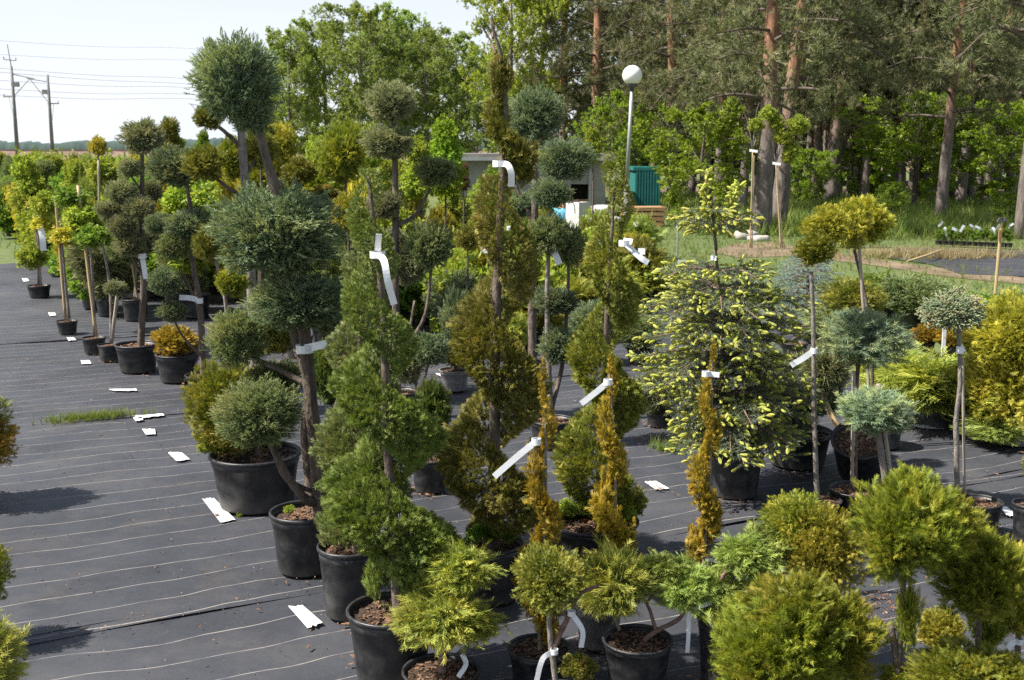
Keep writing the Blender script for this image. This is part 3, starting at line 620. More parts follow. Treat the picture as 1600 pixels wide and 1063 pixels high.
for px, d, top in ((800, 50, -60), (845, 54, -80)):
    g = at(px, 233, d); plant_tree('birch_tree', pop_p[1], ('bark_grey', 'bark_grey', 'leaf_lime'), (g[0], d, -.05), 'bright green birch rising above the frame beside the pines', 'tree', 'birches by the pines', s=at(px, top, d)[2] / 11, rz=px, sx=.8)
# the wood farther back reads as one dark mass
k = 9500; X = rng.uniform(5, 62, k); Y = rng.uniform(72, 84, k); Z = np.clip(rng.gamma(2.4, 1.7, k) + .9, .9, 13)
tag(put('far_wood', fmesh('far_wood', scatter('leaf', np.column_stack([X, Y, Z]), rng.normal(size=(k, 3)) + (0, 0, .5), rng.uniform(.9, 1.7, k), rng.random(k))), 'far_wood'), 'dark mass of wood far behind the pine trunks', 'wood', kind='stuff')
k = 2500; X = rng.uniform(-80, 20, k); Y = rng.uniform(112, 121, k); Z = np.clip(rng.gamma(2, .35, k), .1, 2.2)
tag(put('far_scrub', fmesh('far_scrub', scatter('leaf', np.column_stack([X, Y, Z]), rng.normal(size=(k, 3)) + (0, 0, .8), rng.uniform(.4, .9, k), rng.random(k))), 'leaf_green'), 'green scrub growing along the foot of the railway embankment', 'scrub', kind='stuff')

# ------------------------------------------------------------------ lamp, store building and yard things
g = ground(978, 373); r = empty('street_lamp', (g[0], g[1], -.03)); tz = at(988, 118, g[1]); hz = tz[2] + .03; gr = 15.5 * mpp(tz); dx = tz[0] - g[0]
MB().lathe([(.0, 0), (.085, 0), (.08, .5), (.075, 1.3), (.06, 1.36), (.055, 1.6)], 16).build('sleeve', 'concrete', r, smooth=True)
MB().tube([(0, 0, 1.5), (dx, 0, hz - gr)], [.052, .045], 14).build('pole', 'steel', r, smooth=True)
MB().lathe([(.0, -.14), (.06, -.14), (.065, -.05), (.14, .0), (.15, .05), (0, .05)], 20, (dx, 0, hz - gr + .0)).build('collar', 'wire', r, smooth=True)
MB().lathe([(gr * math.cos(a), gr * math.sin(a)) for a in np.linspace(-1.3, 1.5708, 18)], 32, (dx, 0, hz)).build('globe', 'globe', r, smooth=True)
tag(r, 'street lamp with a white globe on a tall steel post', 'lamp')
def wall_box(nm, x0, x1, y0, y1, z0, z1, mat, par, org): MB().box(((x0 + x1) / 2 - org[0], (y0 + y1) / 2 - org[1], (z0 + z1) / 2 - org[2]), (x1 - x0, y1 - y0, z1 - z0)).build(nm, mat, par)
D = 37; xl, xr = at(690, 300, D)[0], at(946, 300, D)[0]; zt = at(800, 250, D)[2]; dl, dr = at(892, 300, D)[0], at(925, 300, D)[0]; dz = at(900, 288, D)[2]
o = (xl, D, -.03); r = empty('store_building', o)
wall_box('wall', xl, dl, D, D + .25, -.03, zt, 'plaster', r, o); wall_box('wall', dr, xr, D, D + .25, -.03, zt, 'plaster', r, o)
wall_box('lintel', dl, dr, D + .002, D + .248, dz, zt - .003, 'plaster', r, o)
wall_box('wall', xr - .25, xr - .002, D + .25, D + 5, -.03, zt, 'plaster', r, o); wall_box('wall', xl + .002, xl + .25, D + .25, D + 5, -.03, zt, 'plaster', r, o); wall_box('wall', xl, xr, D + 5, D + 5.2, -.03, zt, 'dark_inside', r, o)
wall_box('roof', xl - .25, xr + .25, D - .35, D + 5.4, zt + .003, zt + .2, 'roofing', r, o)
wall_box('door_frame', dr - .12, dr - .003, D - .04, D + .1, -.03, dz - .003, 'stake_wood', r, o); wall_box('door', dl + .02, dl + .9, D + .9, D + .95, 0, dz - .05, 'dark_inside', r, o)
wall_box('gutter', xl - .28, xr + .28, D - .46, D - .36, zt - .02, zt + .09, 'steel', r, o)
MB().tube([(xr - xl - .5, -.07, 0), (xr - xl - .5, -.07, zt - .1), (xr - xl - .5, -.4, zt)], .05, 8).build('downpipe', 'steel', r); wall_box('plinth', xl - .004, dl - .1, D - .05, D - .003, -.03, .35, 'concrete', r, o)
tag(r, 'low grey store building with a dark open doorway', 'building')
xl, xr = at(990, 300, 40)[0], at(1034, 300, 40)[0]; zt = at(1000, 267, 40)[2]; r = empty('container', (xl, 40, -.03)); w = xr - xl
MB().box((w / 2, 1.1, zt / 2 + .1), (w - .1, 2.2, zt - .1)).build('body', 'teal', r)
for k in range(9): MB().box((.1 + (w - .2) * k / 8, -.02, zt / 2 + .1), (.06, .05, zt - .14)).build('rib', 'teal', r)
MB().box((w / 2, 1.1, zt + .1), (w + .06, 2.3, .12)).build('lid', 'teal', r); MB().box((w / 2, 1.1, .07), (w - .06, 2.24, .14)).build('base', 'roofing', r)
tag(r, 'teal metal container behind the lamp post', 'container')
def lump(name, c, s, mat, label, cat, group=None, seed=0):
    r_ = np.random.default_rng(seed); nu, nv = 14, 9; V = []
    for i in range(nv):
        for j in range(nu):
            a, b = 2 * math.pi * j / nu, math.pi * (i / (nv - 1) - .5); q = 1 + r_.normal(0, .05)
            f = lambda t: math.copysign(abs(t) ** .6, t)
            V.append((c[0] + s[0] * q * f(math.cos(a)) * math.cos(b) ** .6, c[1] + s[1] * q * f(math.sin(a)) * math.cos(b) ** .6, c[2] + s[2] * (1 + f(math.sin(b)) * q)))
    F = [(i * nu + j, i * nu + (j + 1) % nu, (i + 1) * nu + (j + 1) % nu, (i + 1) * nu + j) for i in range(nv - 1) for j in range(nu)]
    return tag(put(name, mesh(name, V, F, True), mat), label, cat, group)
for k, (px, dd, z) in enumerate([(912, 33.6, 0), (925, 33.2, 0), (938, 33.8, 0), (930, 33.6, .3), (941, 34, .32), (948, 33.4, 0), (902, 33.9, 0), (955, 33.8, 0)]):
    p = at(px, 300, dd); lump('sack', (p[0], dd, z - .02), (.36, .32, .17), 'sack', 'bulging white sack in the pile before the dark doorway', 'sack', 'white sacks before the doorway', k)
p = at(893, 300, 33); r = empty('big_bag', (p[0] + .2, 33, -.02)); MB().lathe([(0, 0), (.34, 0), (.37, .4), (.36, .75), (.33, .8), (.31, .62), (0, .58)], 4).build('body', 'sack', r); MB().tube(catmull([(-.3, -.3, .75), (-.28, -.2, .95), (-.3, .3, .75)], 5), .02, 5).build('strap', 'sack', r); tag(r, 'square open white bulk bag left of the white sacks', 'bag')
p = at(888, 300, 33.8); r = empty('carton', (p[0], 33.8, -.02), (0, 0, .5)); MB().box((0, 0, .35), (.7, .6, .7)).build('body', 'carton', r); MB().add([(-.35, -.3, .7), (.35, -.3, .7), (.35, -.6, .86), (-.35, -.6, .86)], [(0, 1, 2, 3)]).build('flap', 'carton', r); tag(r, 'brown cardboard box with an open flap before the building', 'box')
p = at(871, 300, 33.5); lump('blue_sack', (p[0], 33.5, -.02), (.35, .3, .3), 'blue_tarp', 'small blue plastic sack lying beside the cardboard box', 'sack', None, 5)
g = ground(1003, 352); r = empty('plank_stack', (g[0], g[1], -.03), (0, 0, .1)); rr = random.Random(4)
for row in range(4):
    for c in range(3): MB().box((rr.uniform(-.08, .08), c * .3 - .3, .09 + row * .15), (1.25 + rr.uniform(-.1, .15), .26, .11)).build('plank', 'plank', r, rot=(0, 0, rr.uniform(-.03, .03)))
for s in (-.5, .4): MB().box((s, 0, .015), (.1, .95, .03)).build('bearer', 'plank', r)
tag(r, 'stack of orange brown planks on the grass by the lamp', 'wood stack')
for k, (px, py, s) in enumerate([(1166, 372, .24), (1178, 374, .14), (1190, 375, .16)]):
    g = ground(px, py); lump('stone', (g[0], g[1], -.06), (s * 1.3, s, s * .55), 'stone', ['large flat pale stone at the foot of the stout pine', 'small rounded stone between two others by the pine', 'middling pale stone by the pine foot'][k], 'stone', None, 20 + k)
# sprinkler
g = ground(1553, 478); t = at(1565, 348, g[1]); r = empty('sprinkler', (g[0], g[1], 0)); v = Vector((t[0] - g[0], 0, t[2]))
MB().tube([(0, 0, -.03), v * .93], .024, 8).build('post', 'cane', r); MB().tube([v * .9, v], .017, 8).build('riser', 'brass', r)
MB().box((v.x, 0, v.z + .02), (.13, .03, .035)).box((v.x + .05, 0, v.z + .05), (.03, .05, .05)).tube([(v.x - .07, 0, v.z + .02), (v.x - .03, 0, v.z + .07), (v.x + .03, 0, v.z + .07)], .008, 6).build('head', 'wire', r); MB().box((v.x - .03, -.03, v.z * .85), (.03, .02, .16)).build('valve', 'carton', r)
tag(r, 'garden sprinkler on a tall yellowish wooden post', 'sprinkler')
g = ground(1448, 408); tag(MB().tube(catmull([at(1417, 410, g[1] - .3) * (1, 1, 0) + (0, 0, .02), (g[0], g[1], .12), at(1470, 391, g[1] + 1) * (1, 1, 1)], 6), [.02, .025], 6).build('cut_pole', 'cane'), 'pale crooked pole lying across the straw heap', 'pole')

# ------------------------------------------------------------------ potted plants
def pot_mesh(hr):
    """body, rim, soil for rim radius 1 and height hr"""
    b = MB().lathe([(0, .012), (.74, .012), (.77, 0), (.79, .03), (.86, hr * .5), (.915, hr * .8), (.935, hr * .81), (.95, hr * .955), (.93, hr * .955), (.9, hr * .82), (.8, hr * .4), (.0, hr * .3)], 36).mesh('pot', True)
    m = MB().lathe([(.94, hr * .94), (.985, hr * .935), (1.0, hr * .955), (1.0, hr * .985), (.98, hr), (.94, hr), (.92, hr * .985), (.918, hr * .94)], 36).mesh('rim', True)
    rr_ = np.random.default_rng(int(hr * 100)); V = [(0, 0, hr * .9)]; F = []; rings = 9; seg = 30
    for i in range(1, rings + 1):
        for j in range(seg):
            a = 2 * math.pi * j / seg; q = .915 * i / rings; V.append((q * math.cos(a), q * math.sin(a), hr * .9 - .05 * (q ** 2) + rr_.normal(0, .022)))
    F = [(0, 1 + j, 1 + (j + 1) % seg) for j in range(seg)]
    for i in range(rings - 1):
        for j in range(seg):
            a = 1 + i * seg; F.append((a + j, a + seg + j, a + seg + (j + 1) % seg)); F.append((a + j, a + seg + (j + 1) % seg, a + (j + 1) % seg))
    s = mesh('soil', V, F, False)
    k = 260; P = np.column_stack([rr_.normal(0, .45, (k, 2)), np.full(k, hr * .9)]); P = P[np.hypot(P[:, 0], P[:, 1]) < .88]; k = len(P); P[:, 2] += .03 - .05 * (P[:, 0] ** 2 + P[:, 1] ** 2)
    A = unit(rr_.normal(size=(k, 3)) * (1, 1, .3)); B = unit(np.cross(A, (0, 0, 1) + .4 * rr_.normal(size=(k, 3)))); l = rr_.uniform(.025, .09, (k, 1))
    C = np.stack([P - A * l - B * l * .4, P + A * l - B * l * .5, P + A * l * .9 + B * l * .4, P - A * l + B * l * .45], 1).reshape(-1, 3)
    c = mesh('mulch', C, np.arange(4 * k).reshape(-1, 4))
    return b, m, s, c
POTS = {}; FEET = []
class Plant:
    def __init__(s, name, label, cat, base, rim=None, group=None, pot='pot_black', d=None, soil='soil', tilt=None):
        g = ground(*base) if d is None else None
        if g is None:
            p = at(base[0], base[1], d); g = np.array([p[0], d, 0.])
        s.g = g; s.d = g[1]
        s.o = empty(name, (g[0], g[1], .022)); tag(s.o, label, cat, group); s.top = .0
        if rim:
            w, ry = rim; t = at(base[0], ry, s.d); h = max(.1, t[2] - .022); rad = w / 2 * mpp(t)
            key = min((1.1, 1.35, 1.6, 1.85, 2.2), key=lambda k: abs(k - h / rad))
            if key not in POTS: POTS[key] = pot_mesh(key)
            b, m, so_, c = POTS[key]; sc_ = (rad, rad, h / key); rz = random.uniform(0, 6); ro = (0, 0, rz) if tilt is None else tilt
            a = put('pot', b, pot, s.o, rot=ro, scale=sc_); put('rim', m, pot, a); q = put('soil', so_, 'soil', a); tag(put('mulch', c, 'chips', q), kind='stuff')
            s.top = h * .88; s.rad = rad; FEET.append((g[0], g[1], rad))
    def loc(s, px, py, dy=0): return at(px, py, s.d + dy) - np.array([s.g[0], s.g[1], .022])
    def head(s, kind, mat, px, py, rx, ry=None, dy=0, name='foliage', ry_depth=1.0):
        ry = ry or rx; p = s.loc(px, py, dy); k = mpp(at(px, py, s.d + dy)); r = rx * k
        put(name, lib(kind, rx > 42), mat, s.o, p, (0, 0, random.uniform(0, 6.28)), (r, r * ry_depth, ry * k)); return s
    def stem(s, pts, r0, r1=None, mat='bark', name='trunk', seg=9, root=False, wob=.06):
        P = [s.loc(*q) for q in pts]
        if root: P = [np.array([P[0][0], 0, s.top - .01])] + P
        v, f = tube(catmull(P, 6), [r0, r1 or r0 * .5], seg, True, wob); put(name, mesh(name, v, f, True), mat, s.o); return s
    def branch(s, pts, r0, r1=None, mat='bark'): return s.stem(pts, r0, r1, mat, 'branch', 7)
    def cane(s, a, b, r=.011, mat='cane', name='stake'):
        A, B = s.loc(*a), s.loc(*b); P = np.array([A + (B - A) * t for t in np.linspace(0, 1, 12)]); rd = [r * (1.12 if i % 3 == 1 else 1) for i in range(12)]
        v, f = tube(P, rd, 7, True, .02); put(name, mesh(name, v, f, True), mat, s.o); return s
    def tape(s, pts, w=.028, loop=True, r=.03):
        """a white label strip tied round a stem: pts run from the knot to the free end"""
        C = catmull([s.loc(*q) for q in pts], 6); n = len(C); T = unit(np.gradient(C, axis=0)); X = unit(np.cross(T, (0.15, -1, .25))); Y = np.cross(X, T); V = []
        for i in range(n):
            for a, b in ((-1, -1), (1, -1), (1, 1), (-1, 1)): V.append(C[i] + X[i] * a * w / 2 + Y[i] * b * .0008)
        F = [(i * 4 + k, i * 4 + (k + 1) % 4, i * 4 + 4 + (k + 1) % 4, i * 4 + 4 + k) for i in range(n - 1) for k in range(4)] + [(3, 2, 1, 0), tuple(4 * (n - 1) + k for k in range(4))]
        o = put('label_tape', mesh('label_tape', V, F, False), 'tape', s.o)
        if loop: MB().lathe([(r, -w / 2), (r + .0015, -w / 2), (r + .0015, w / 2), (r, w / 2)], 14, C[0]).build('loop', 'tape', o)
        return s
    def spiral(s, mat, base, top, turns, rh, rt, n, ph=0, Ls=.07, lean=0., tp='fan', p=1.0, elong=1.05, cut=None, name='foliage', tufts=420, pf=(.8, 1, .88, .55, .22)):
        """ribbon of clipped foliage winding round the stem from base to top (pixels)"""
        A, B = s.loc(*base), s.loc(*top); r = np.random.default_rng(int(base[0] * 7 + base[1])); N0 = n
        t = r.random(N0 * 2); w = (1 - t * .78) ** 1.0; t = t[r.random(len(t)) < w][:N0]; n = len(t)
        if cut: t = t[(t < cut[0]) | (t > cut[1])]; n = len(t)
        prof = np.interp(t, [0, .06, .3, .7, 1], pf); tt = t ** p
        f = ph - 2 * math.pi * turns * tt; th = r.uniform(0, 2 * np.pi, n)
        rad = np.column_stack([np.cos(f), np.sin(f), 0 * f]); up = np.array([0, 0, 1.])
        ax = A + (B - A) * t[:, None]; C = ax + rad * (rh * prof ** 1.6)[:, None]
        Q0 = C + (rad * np.cos(th)[:, None] + up * np.sin(th)[:, None] * elong) * (rt * prof)[:, None]; ci = r.choice(n, min(n, tufts), replace=False); dd = np.empty(n); jj = np.empty(n, int)
        for k0 in range(0, n, 2000):
            e_ = ((Q0[k0:k0 + 2000, None] - Q0[ci][None]) ** 2).sum(-1); jj[k0:k0 + 2000] = e_.argmin(1); dd[k0:k0 + 2000] = np.sqrt(e_.min(1))
        clump = .22 * (.55 - (dd / (np.median(dd) * 1.7)) ** 2) + r.normal(0, .07, len(ci))[jj]
        lum = 1 + np.clip(clump, -.4, .3) + .13 * np.sin(f * 3.1 + th * 2) + .12 * np.sin(f * 7.7 - th * 3) + .1 * np.sin(f * 17 + th * 5) + .07 * r.normal(size=n)
        nrm = rad * np.cos(th)[:, None] + up * np.sin(th)[:, None] * elong; dep = 1 - .4 * r.random(n) ** 2.2
        Q = C + nrm * (rt * prof * lum * dep)[:, None]; G = unit(unit(nrm) + .45 * up + .38 * r.normal(size=(n, 3)))
        S = Ls * r.uniform(.7, 1.25, n) * np.clip(prof + .25, .5, 1.1); Q = Q - G * (S * .75)[:, None]
        tint = np.clip(.3 + r.normal(0, .2, len(ci))[jj] + r.normal(0, .2, n), 0, 1)
        put(name, fmesh(name, scatter(tp, Q, G, S, tint)), mat, s.o); return s
    def corkscrew(s, mat, base, top, turns, R, n, ph=0., Ls=.047, p=1., pf=(.9, 1, .9, .52, .3), tufts=420, name='foliage'):
        """clipped cone with a deep helical groove, cut almost to the stem"""
        A, B = s.loc(*base), s.loc(*top); r = np.random.default_rng(int(base[0] * 7 + base[1]))
        t = r.random(n * 3); prof = np.interp(t, [0, .06, .3, .7, 1], pf); k = r.random(len(t)) < prof; t, prof = t[k], prof[k]
        a = r.uniform(0, 2 * np.pi, len(t)); u = np.mod(a / (2 * np.pi) + turns * t ** p + ph, 1); lobe = np.sin(np.pi * np.clip((u - .09) / .82, 0, 1)) ** .72
        k = np.where((lobe > .34) & (r.random(len(t)) < .35 + .65 * lobe))[0][:n]; t, prof, a, u, lobe = t[k], prof[k], a[k], u[k], lobe[k]; n = len(t)
        rad = np.column_stack([np.cos(a), np.sin(a), 0 * a]); up = np.array([0, 0, 1.]); ax = A + (B - A) * t[:, None]; Q0 = ax + rad * (R * prof * lobe)[:, None]
        ci = r.choice(n, min(n, tufts), replace=False); dd = np.empty(n); jj = np.empty(n, int)
        for k0 in range(0, n, 2000):
            e_ = ((Q0[k0:k0 + 2000, None] - Q0[ci][None]) ** 2).sum(-1); jj[k0:k0 + 2000] = e_.argmin(1); dd[k0:k0 + 2000] = np.sqrt(e_.min(1))
        clump = np.clip(.15 * (.55 - (dd / (np.median(dd) * 1.7)) ** 2) + r.normal(0, .05, len(ci))[jj], -.25, .2)
        Q = ax + rad * (R * prof * lobe * (1 + clump + .03 * r.normal(size=n)) * (1 - .35 * r.random(n) ** 2.2))[:, None]
        G = unit(unit(rad * np.sin(np.pi * u)[:, None] - up * (np.cos(np.pi * u) * 1.0)[:, None]) + .4 * up + .36 * r.normal(size=(n, 3)))
        S = Ls * r.uniform(.7, 1.25, n) * np.clip(prof + .25, .5, 1.1); Q = Q - G * (S * .7)[:, None]
        tint = np.clip(.3 + r.normal(0, .2, len(ci))[jj] + r.normal(0, .2, n), 0, 1)
        put(name, fmesh(name, scatter('fan', Q, G, S, tint)), mat, s.o); return s
NAMES = {'lime_jun': 'feathery lime juniper', 'gold_jun': 'feathery golden juniper', 'thu_lime': 'lime green thuja', 'leaf_lime': 'light green leafy shrub', 'leaf_green': 'green leafy shrub', 'thu_gold': 'golden thuja', 'pine': 'bushy young pine', 'leaf_yellow': 'yellow leaved shrub', 'jun_grey': 'grey green juniper', 'thu_olive': 'olive thuja', 'jun_green': 'green juniper', 'leaf_red': 'dark red leaved shrub'}
# ---- clipped spirals in the front row
p = Plant('spiral_conifer', 'tall bright green spiral conifer in a wide black pot at the row corner', 'spiral plant', (612, 1062), (138, 950), 'large clipped spirals')
p.stem([(622, 930), (606, 700), (598, 480), (575, 275)], .035, .008, root=True)
p.corkscrew('thu_green', (622, 930), (570, 262), 4.3, .3, 15000, ph=.32, p=1.4, pf=(.85, 1, .88, .44, .22))
p.tape([(590, 398, -.1), (600, 408, -.2), (606, 440, -.22), (616, 476, -.2)], .027, True, .03); p.tape([(590, 392, -.1), (592, 366, -.14)], .024, False)
p = Plant('spiral_conifer', 'grey green spiral conifer in the second pot, behind the bright green one', 'spiral plant', (550, 962), (104, 850), 'large clipped spirals', soil='chips')
p.stem([(556, 840), (560, 600), (572, 420)], .032, .008, root=True)
p.corkscrew('thu_grey', (560, 840), (566, 395), 3.0, .24, 9000, ph=.1, p=1.2, pf=(.8, 1, .9, .65, .35))
p = Plant('spiral_thuja', 'tall bronze spiral thuja with a bare twiggy tip and a gap in its crown', 'spiral plant', (770, 938), (98, 846), 'large clipped spirals')
p.stem([(772, 830), (775, 500), (785, 280), (788, 120), (766, 30)], .038, .005, root=True)
p.corkscrew('thu_brown', (765, 835), (788, 272), 2.9, .29, 13000, ph=.3, pf=(.7, 1, .95, .72, .42))
p.spiral('thu_olive', (800, 265), (770, 120), .9, .05, .085, 1700, ph=.2, Ls=.06)
for a, b in (((785, 150), (800, 95)), ((784, 130), (776, 80)), ((775, 85), (752, 40)), ((770, 60), (768, 22))): p.branch([(*a, 0), ((a[0] + b[0]) / 2 + 2, (a[1] + b[1]) / 2, .03), (*b, .02)], .007, .003, 'twig')
p.head('thu', 'thu_brown', 783, 118, 20, 32).tape([(780, 256, -.1), (793, 258, -.15), (799, 272, -.16), (799, 292, -.15)], .03)
for q in range(5): p.head('leaf', 'leaf_green', 742 + q * 13, 836 - (q % 2) * 10, 14, 12, -.1 + .05 * (q % 3), 'weed')
p = Plant('spiral_thuja', 'dark olive spiral thuja with a slender top, green weeds filling its wide pot', 'spiral plant', (925, 880), (146, 812), 'large clipped spirals')
p.stem([(935, 800), (948, 500), (962, 270)], .034, .006, root=True)
p.corkscrew('thu_olive', (932, 808), (964, 236), 3.6, .26, 12500, ph=.45, p=1.1, pf=(.75, 1, .88, .58, .25))
for q in range(9): p.head('leaf', 'leaf_lime' if q % 2 else 'leaf_green', 872 + q * 15, 800 - (q * 7) % 12, 17, 12, (-.14 if q % 2 else .1), 'weed')
p.tape([(976, 380, -.05), (1000, 402, -.08), (1013, 411, -.08)], .032).tape([(974, 376, -.05), (988, 378, -.08)], .03, False)
# slim amber spirals
for nm, lab, base, rim, pm, bt, tp_, ph, tapes in [
    ('slim_spiral', 'slim amber spiral thuja with its tape pointing down to the left, left of its twin', (842, 1075), (100, 1010), 'pot_black', (842, 985), (851, 562), .2, [(838, 690), (810, 712), (772, 745)]),
    ('slim_spiral', 'slim amber spiral thuja in a dusty grey pot before the dark olive spiral', (935, 1012), (76, 945), 'pot_dusty', (958, 890), (952, 555), 1.9, [(950, 597), (935, 610), (908, 631)]),
    ('slim_spiral', 'slim amber spiral thuja standing alone before the yellow tipped spruce', (1098, 948), (78, 890), 'pot_black', (1098, 872), (1112, 535), 3.0, [(1103, 584), (1113, 585), (1124, 586)])]:
    p = Plant(nm, lab, 'spiral plant', base, rim, 'slim amber spirals', pm)
    p.stem([(bt[0] + 2, bt[1], 0), ((bt[0] + tp_[0]) / 2 + 6, (bt[1] + tp_[1]) / 2, 0), (tp_[0], tp_[1] + 30, 0)], .011, .004, 'bark_grey', root=True)
    p.spiral('thu_amber', bt, tp_, 2.6, .055, .058, 3000, ph=ph, Ls=.04, elong=1.7, pf=(.8, 1, .9, .7, .3))
    p.tape([(*q, -.08) for q in tapes], .026, True, .018)

# ---- junipers and bushes of the front row, going up the aisle
p = Plant('pompon_juniper', 'big blue green pompon juniper with two dark trunks and one head high above', 'topiary', (478, 893), (108, 797), 'pompon junipers')
p.stem([(500, 790), (494, 700), (484, 610), (476, 520), (470, 450)], .05, .028, root=True)
p.stem([(490, 790, .05), (478, 690, .06), (482, 600, .04), (460, 530, .1), (450, 440, .1)], .035, .02, 'bark')
p.stem([(455, 380, .1), (428, 290, .1), (405, 205, .08), (392, 150, .05)], .032, .018)
p.branch([(497, 790), (468, 770, -.1), (436, 720, -.18), (410, 660, -.2)], .028, .014).branch([(505, 670), (520, 650, .1), (535, 600, .2)], .018, .01)
p.branch([(436, 722, -.18), (450, 750, -.1), (492, 770, 0)], .02, .012).branch([(478, 600, .05), (440, 580, .1), (400, 560, .12), (380, 535, .12)], .018, .01)
p.head('jun', 'jun_green', 405, 645, 66, 53, -.22).head('jun', 'jun_green', 372, 528, 47, 45, .12).head('jun', 'jun_blue', 436, 362, 106, 72, .05).head('jun', 'jun_blue', 470, 470, 78, 45, -.02).head('jun', 'jun_blue', 515, 480, 36, 55, .25)
p.head('jun', 'jun_blue', 370, 122, 68, 66, .05).head('jun', 'jun_blue', 392, 175, 38, 34, .05).head('jun', 'jun_green', 430, 592, 46, 30, .25)
p.tape([(476, 545, -.06), (495, 541, -.1), (524, 534, -.12)], .042, True, .045)
p.head('leaf', 'leaf_lime', 452, 796, 9, 6, -.1, 'weed')
p = Plant('thuja_bush', 'rounded golden green thuja bush in the widest pot of the front row', 'thuja', (402, 792), (144, 706), 'golden bushes')
p.stem([(400, 700), (385, 640)], .03, .02, root=True)
p.head('thu', 'thu_lime', 352, 632, 62, 68).head('thu', 'thu_lime', 405, 640, 50, 60, .15).head('thu', 'thu_olive', 360, 680, 48, 28, -.08)
for q in range(4): p.head('leaf', 'leaf_lime', 322 + q * 9, 698 - q % 2 * 6, 14, 10, -.14, 'weed')
p.head('leaf', 'leaf_lime', 375, 806, 5, 7, -.22, 'weed')
p = Plant('globe_thuja', 'small amber globe thuja sitting low in its black pot', 'thuja', (279, 597), (68, 552), 'golden bushes')
p.stem([(278, 550), (275, 535)], .02, .015, root=True).head('thu', 'thu_amber', 273, 533, 37, 23)
p = Plant('pompon_juniper', 'bluish pompon juniper rising just behind the small amber globe', 'topiary', (322, 618), (62, 585), 'pompon junipers')
p.stem([(318, 575), (312, 480), (300, 400), (298, 330), (290, 280)], .038, .016, root=True)
p.branch([(318, 560), (285, 525, -.1), (268, 490, -.15)], .014, .008).branch([(310, 480), (285, 430, -.1), (262, 440, -.15)], .016, .008).branch([(302, 400), (275, 385, -.05)], .014, .009)
p.head('jun', 'jun_blue', 275, 262, 41, 34, .05).head('jun', 'jun_blue', 296, 352, 42, 27).head('jun', 'jun_green', 272, 384, 28, 22, -.1).head('jun', 'jun_blue', 258, 440, 25, 23, -.15).head('jun', 'jun_blue', 270, 486, 23, 18, -.15).head('jun', 'jun_blue', 248, 350, 22, 20, .1)
p.tape([(312, 470, -.02), (298, 466, -.06), (280, 465, -.08)], .05)
p = Plant('pompon_juniper', 'grey green pompon juniper with a straight trunk and many small heads beside the aisle', 'topiary', (216, 582), (67, 537), 'pompon junipers', soil='chips')
p.stem([(220, 535), (224, 450), (222, 350), (222, 240)], .045, .02, 'bark', root=True)
for a in ([(222, 430), (205, 400, -.05), (192, 375, -.1)], [(222, 400), (200, 350, .05), (175, 330, .1)], [(224, 345), (238, 330, .1), (246, 310, .15)], [(222, 300), (205, 275, -.05)], [(222, 470), (195, 460, -.1), (180, 452, -.12)]): p.branch(a, .014, .008)
for x, y, a, b, dy in [(222, 213, 33, 29, 0), (205, 262, 20, 17, -.05), (190, 302, 24, 20, -.1), (219, 325, 24, 20, -.15), (170, 326, 20, 15, .1), (192, 356, 22, 20, -.12), (204, 384, 24, 20, -.1), (180, 450, 17, 13, -.12), (236, 300, 18, 18, .2), (228, 378, 22, 22, .15)]: p.head('jun', 'jun_grey', x, y, a, b, dy)
p.tape([(222, 400, -.06), (225, 418, -.08), (228, 436, -.08)], .05, True, .04)
p = Plant('golden_topiary', 'tall golden thuja topiary on a pale bare trunk behind the big pompon juniper', 'topiary', (398, 640), (80, 592), 'golden topiary')
p.stem([(398, 590), (394, 470), (386, 330), (376, 190)], .055, .035, 'bark_grey', root=True)
p.branch([(382, 235), (350, 205, -.05), (330, 190, -.05)], .022, .012).branch([(390, 315), (352, 290, -.1), (325, 268, -.15)], .02, .012).branch([(386, 268), (398, 252, .1), (402, 240, .15)], .018, .01).branch([(378, 195), (392, 183, .1)], .02, .012, 'bark_grey')
p.head('thu', 'thu_olive', 326, 182, 24, 21, -.05).head('thu', 'thu_olive', 320, 256, 34, 27, -.15).head('thu', 'thu_olive', 405, 235, 30, 30, .2).head('thu', 'thu_lime', 365, 250, 28, 35, .4).head('jun', 'jun_green', 345, 165, 26, 14, -.1)
p = Plant('golden_topiary', 'small golden thuja standard with a bent pale stem under the big juniper head', 'topiary', (360, 660), (60, 625), 'golden topiary')
p.stem([(362, 600), (352, 470), (335, 400), (325, 370)], .02, .012, 'bark_grey', root=True).head('thu', 'thu_olive', 325, 382, 24, 30).head('thu', 'thu_lime', 363, 440, 27, 25, -.1).head('thu', 'thu_olive', 430, 520, 40, 36, .3)
p = Plant('dark_thuja', 'dark green thuja in a tall grey pot between the twin trunks and the spirals', 'thuja', (532, 708), (48, 628), pot='pot_grey')
p.stem([(530, 625), (515, 590)], .02, .014, root=True).head('thu', 'thu_dark', 508, 585, 34, 52).head('thu', 'thu_dark', 540, 600, 28, 40, .15)
p = Plant('dark_thuja', 'low green thuja peeping out between the green and the bronze spiral', 'thuja', (672, 770), (60, 715))
p.stem([(672, 712), (672, 670)], .02, .014, root=True).head('thu', 'thu_dark', 676, 640, 32, 48)
p = Plant('columnar_thuja', 'blue green upright conifer in a pale grey tapered pot left of the bronze spiral', 'conifer', (710, 612), (48, 577), pot='pot_dusty')
p.stem([(712, 575), (714, 520)], .02, .014, root=True).head('jun', 'jun_blue', 714, 505, 27, 58).head('thu', 'thu_olive', 715, 552, 32, 20)

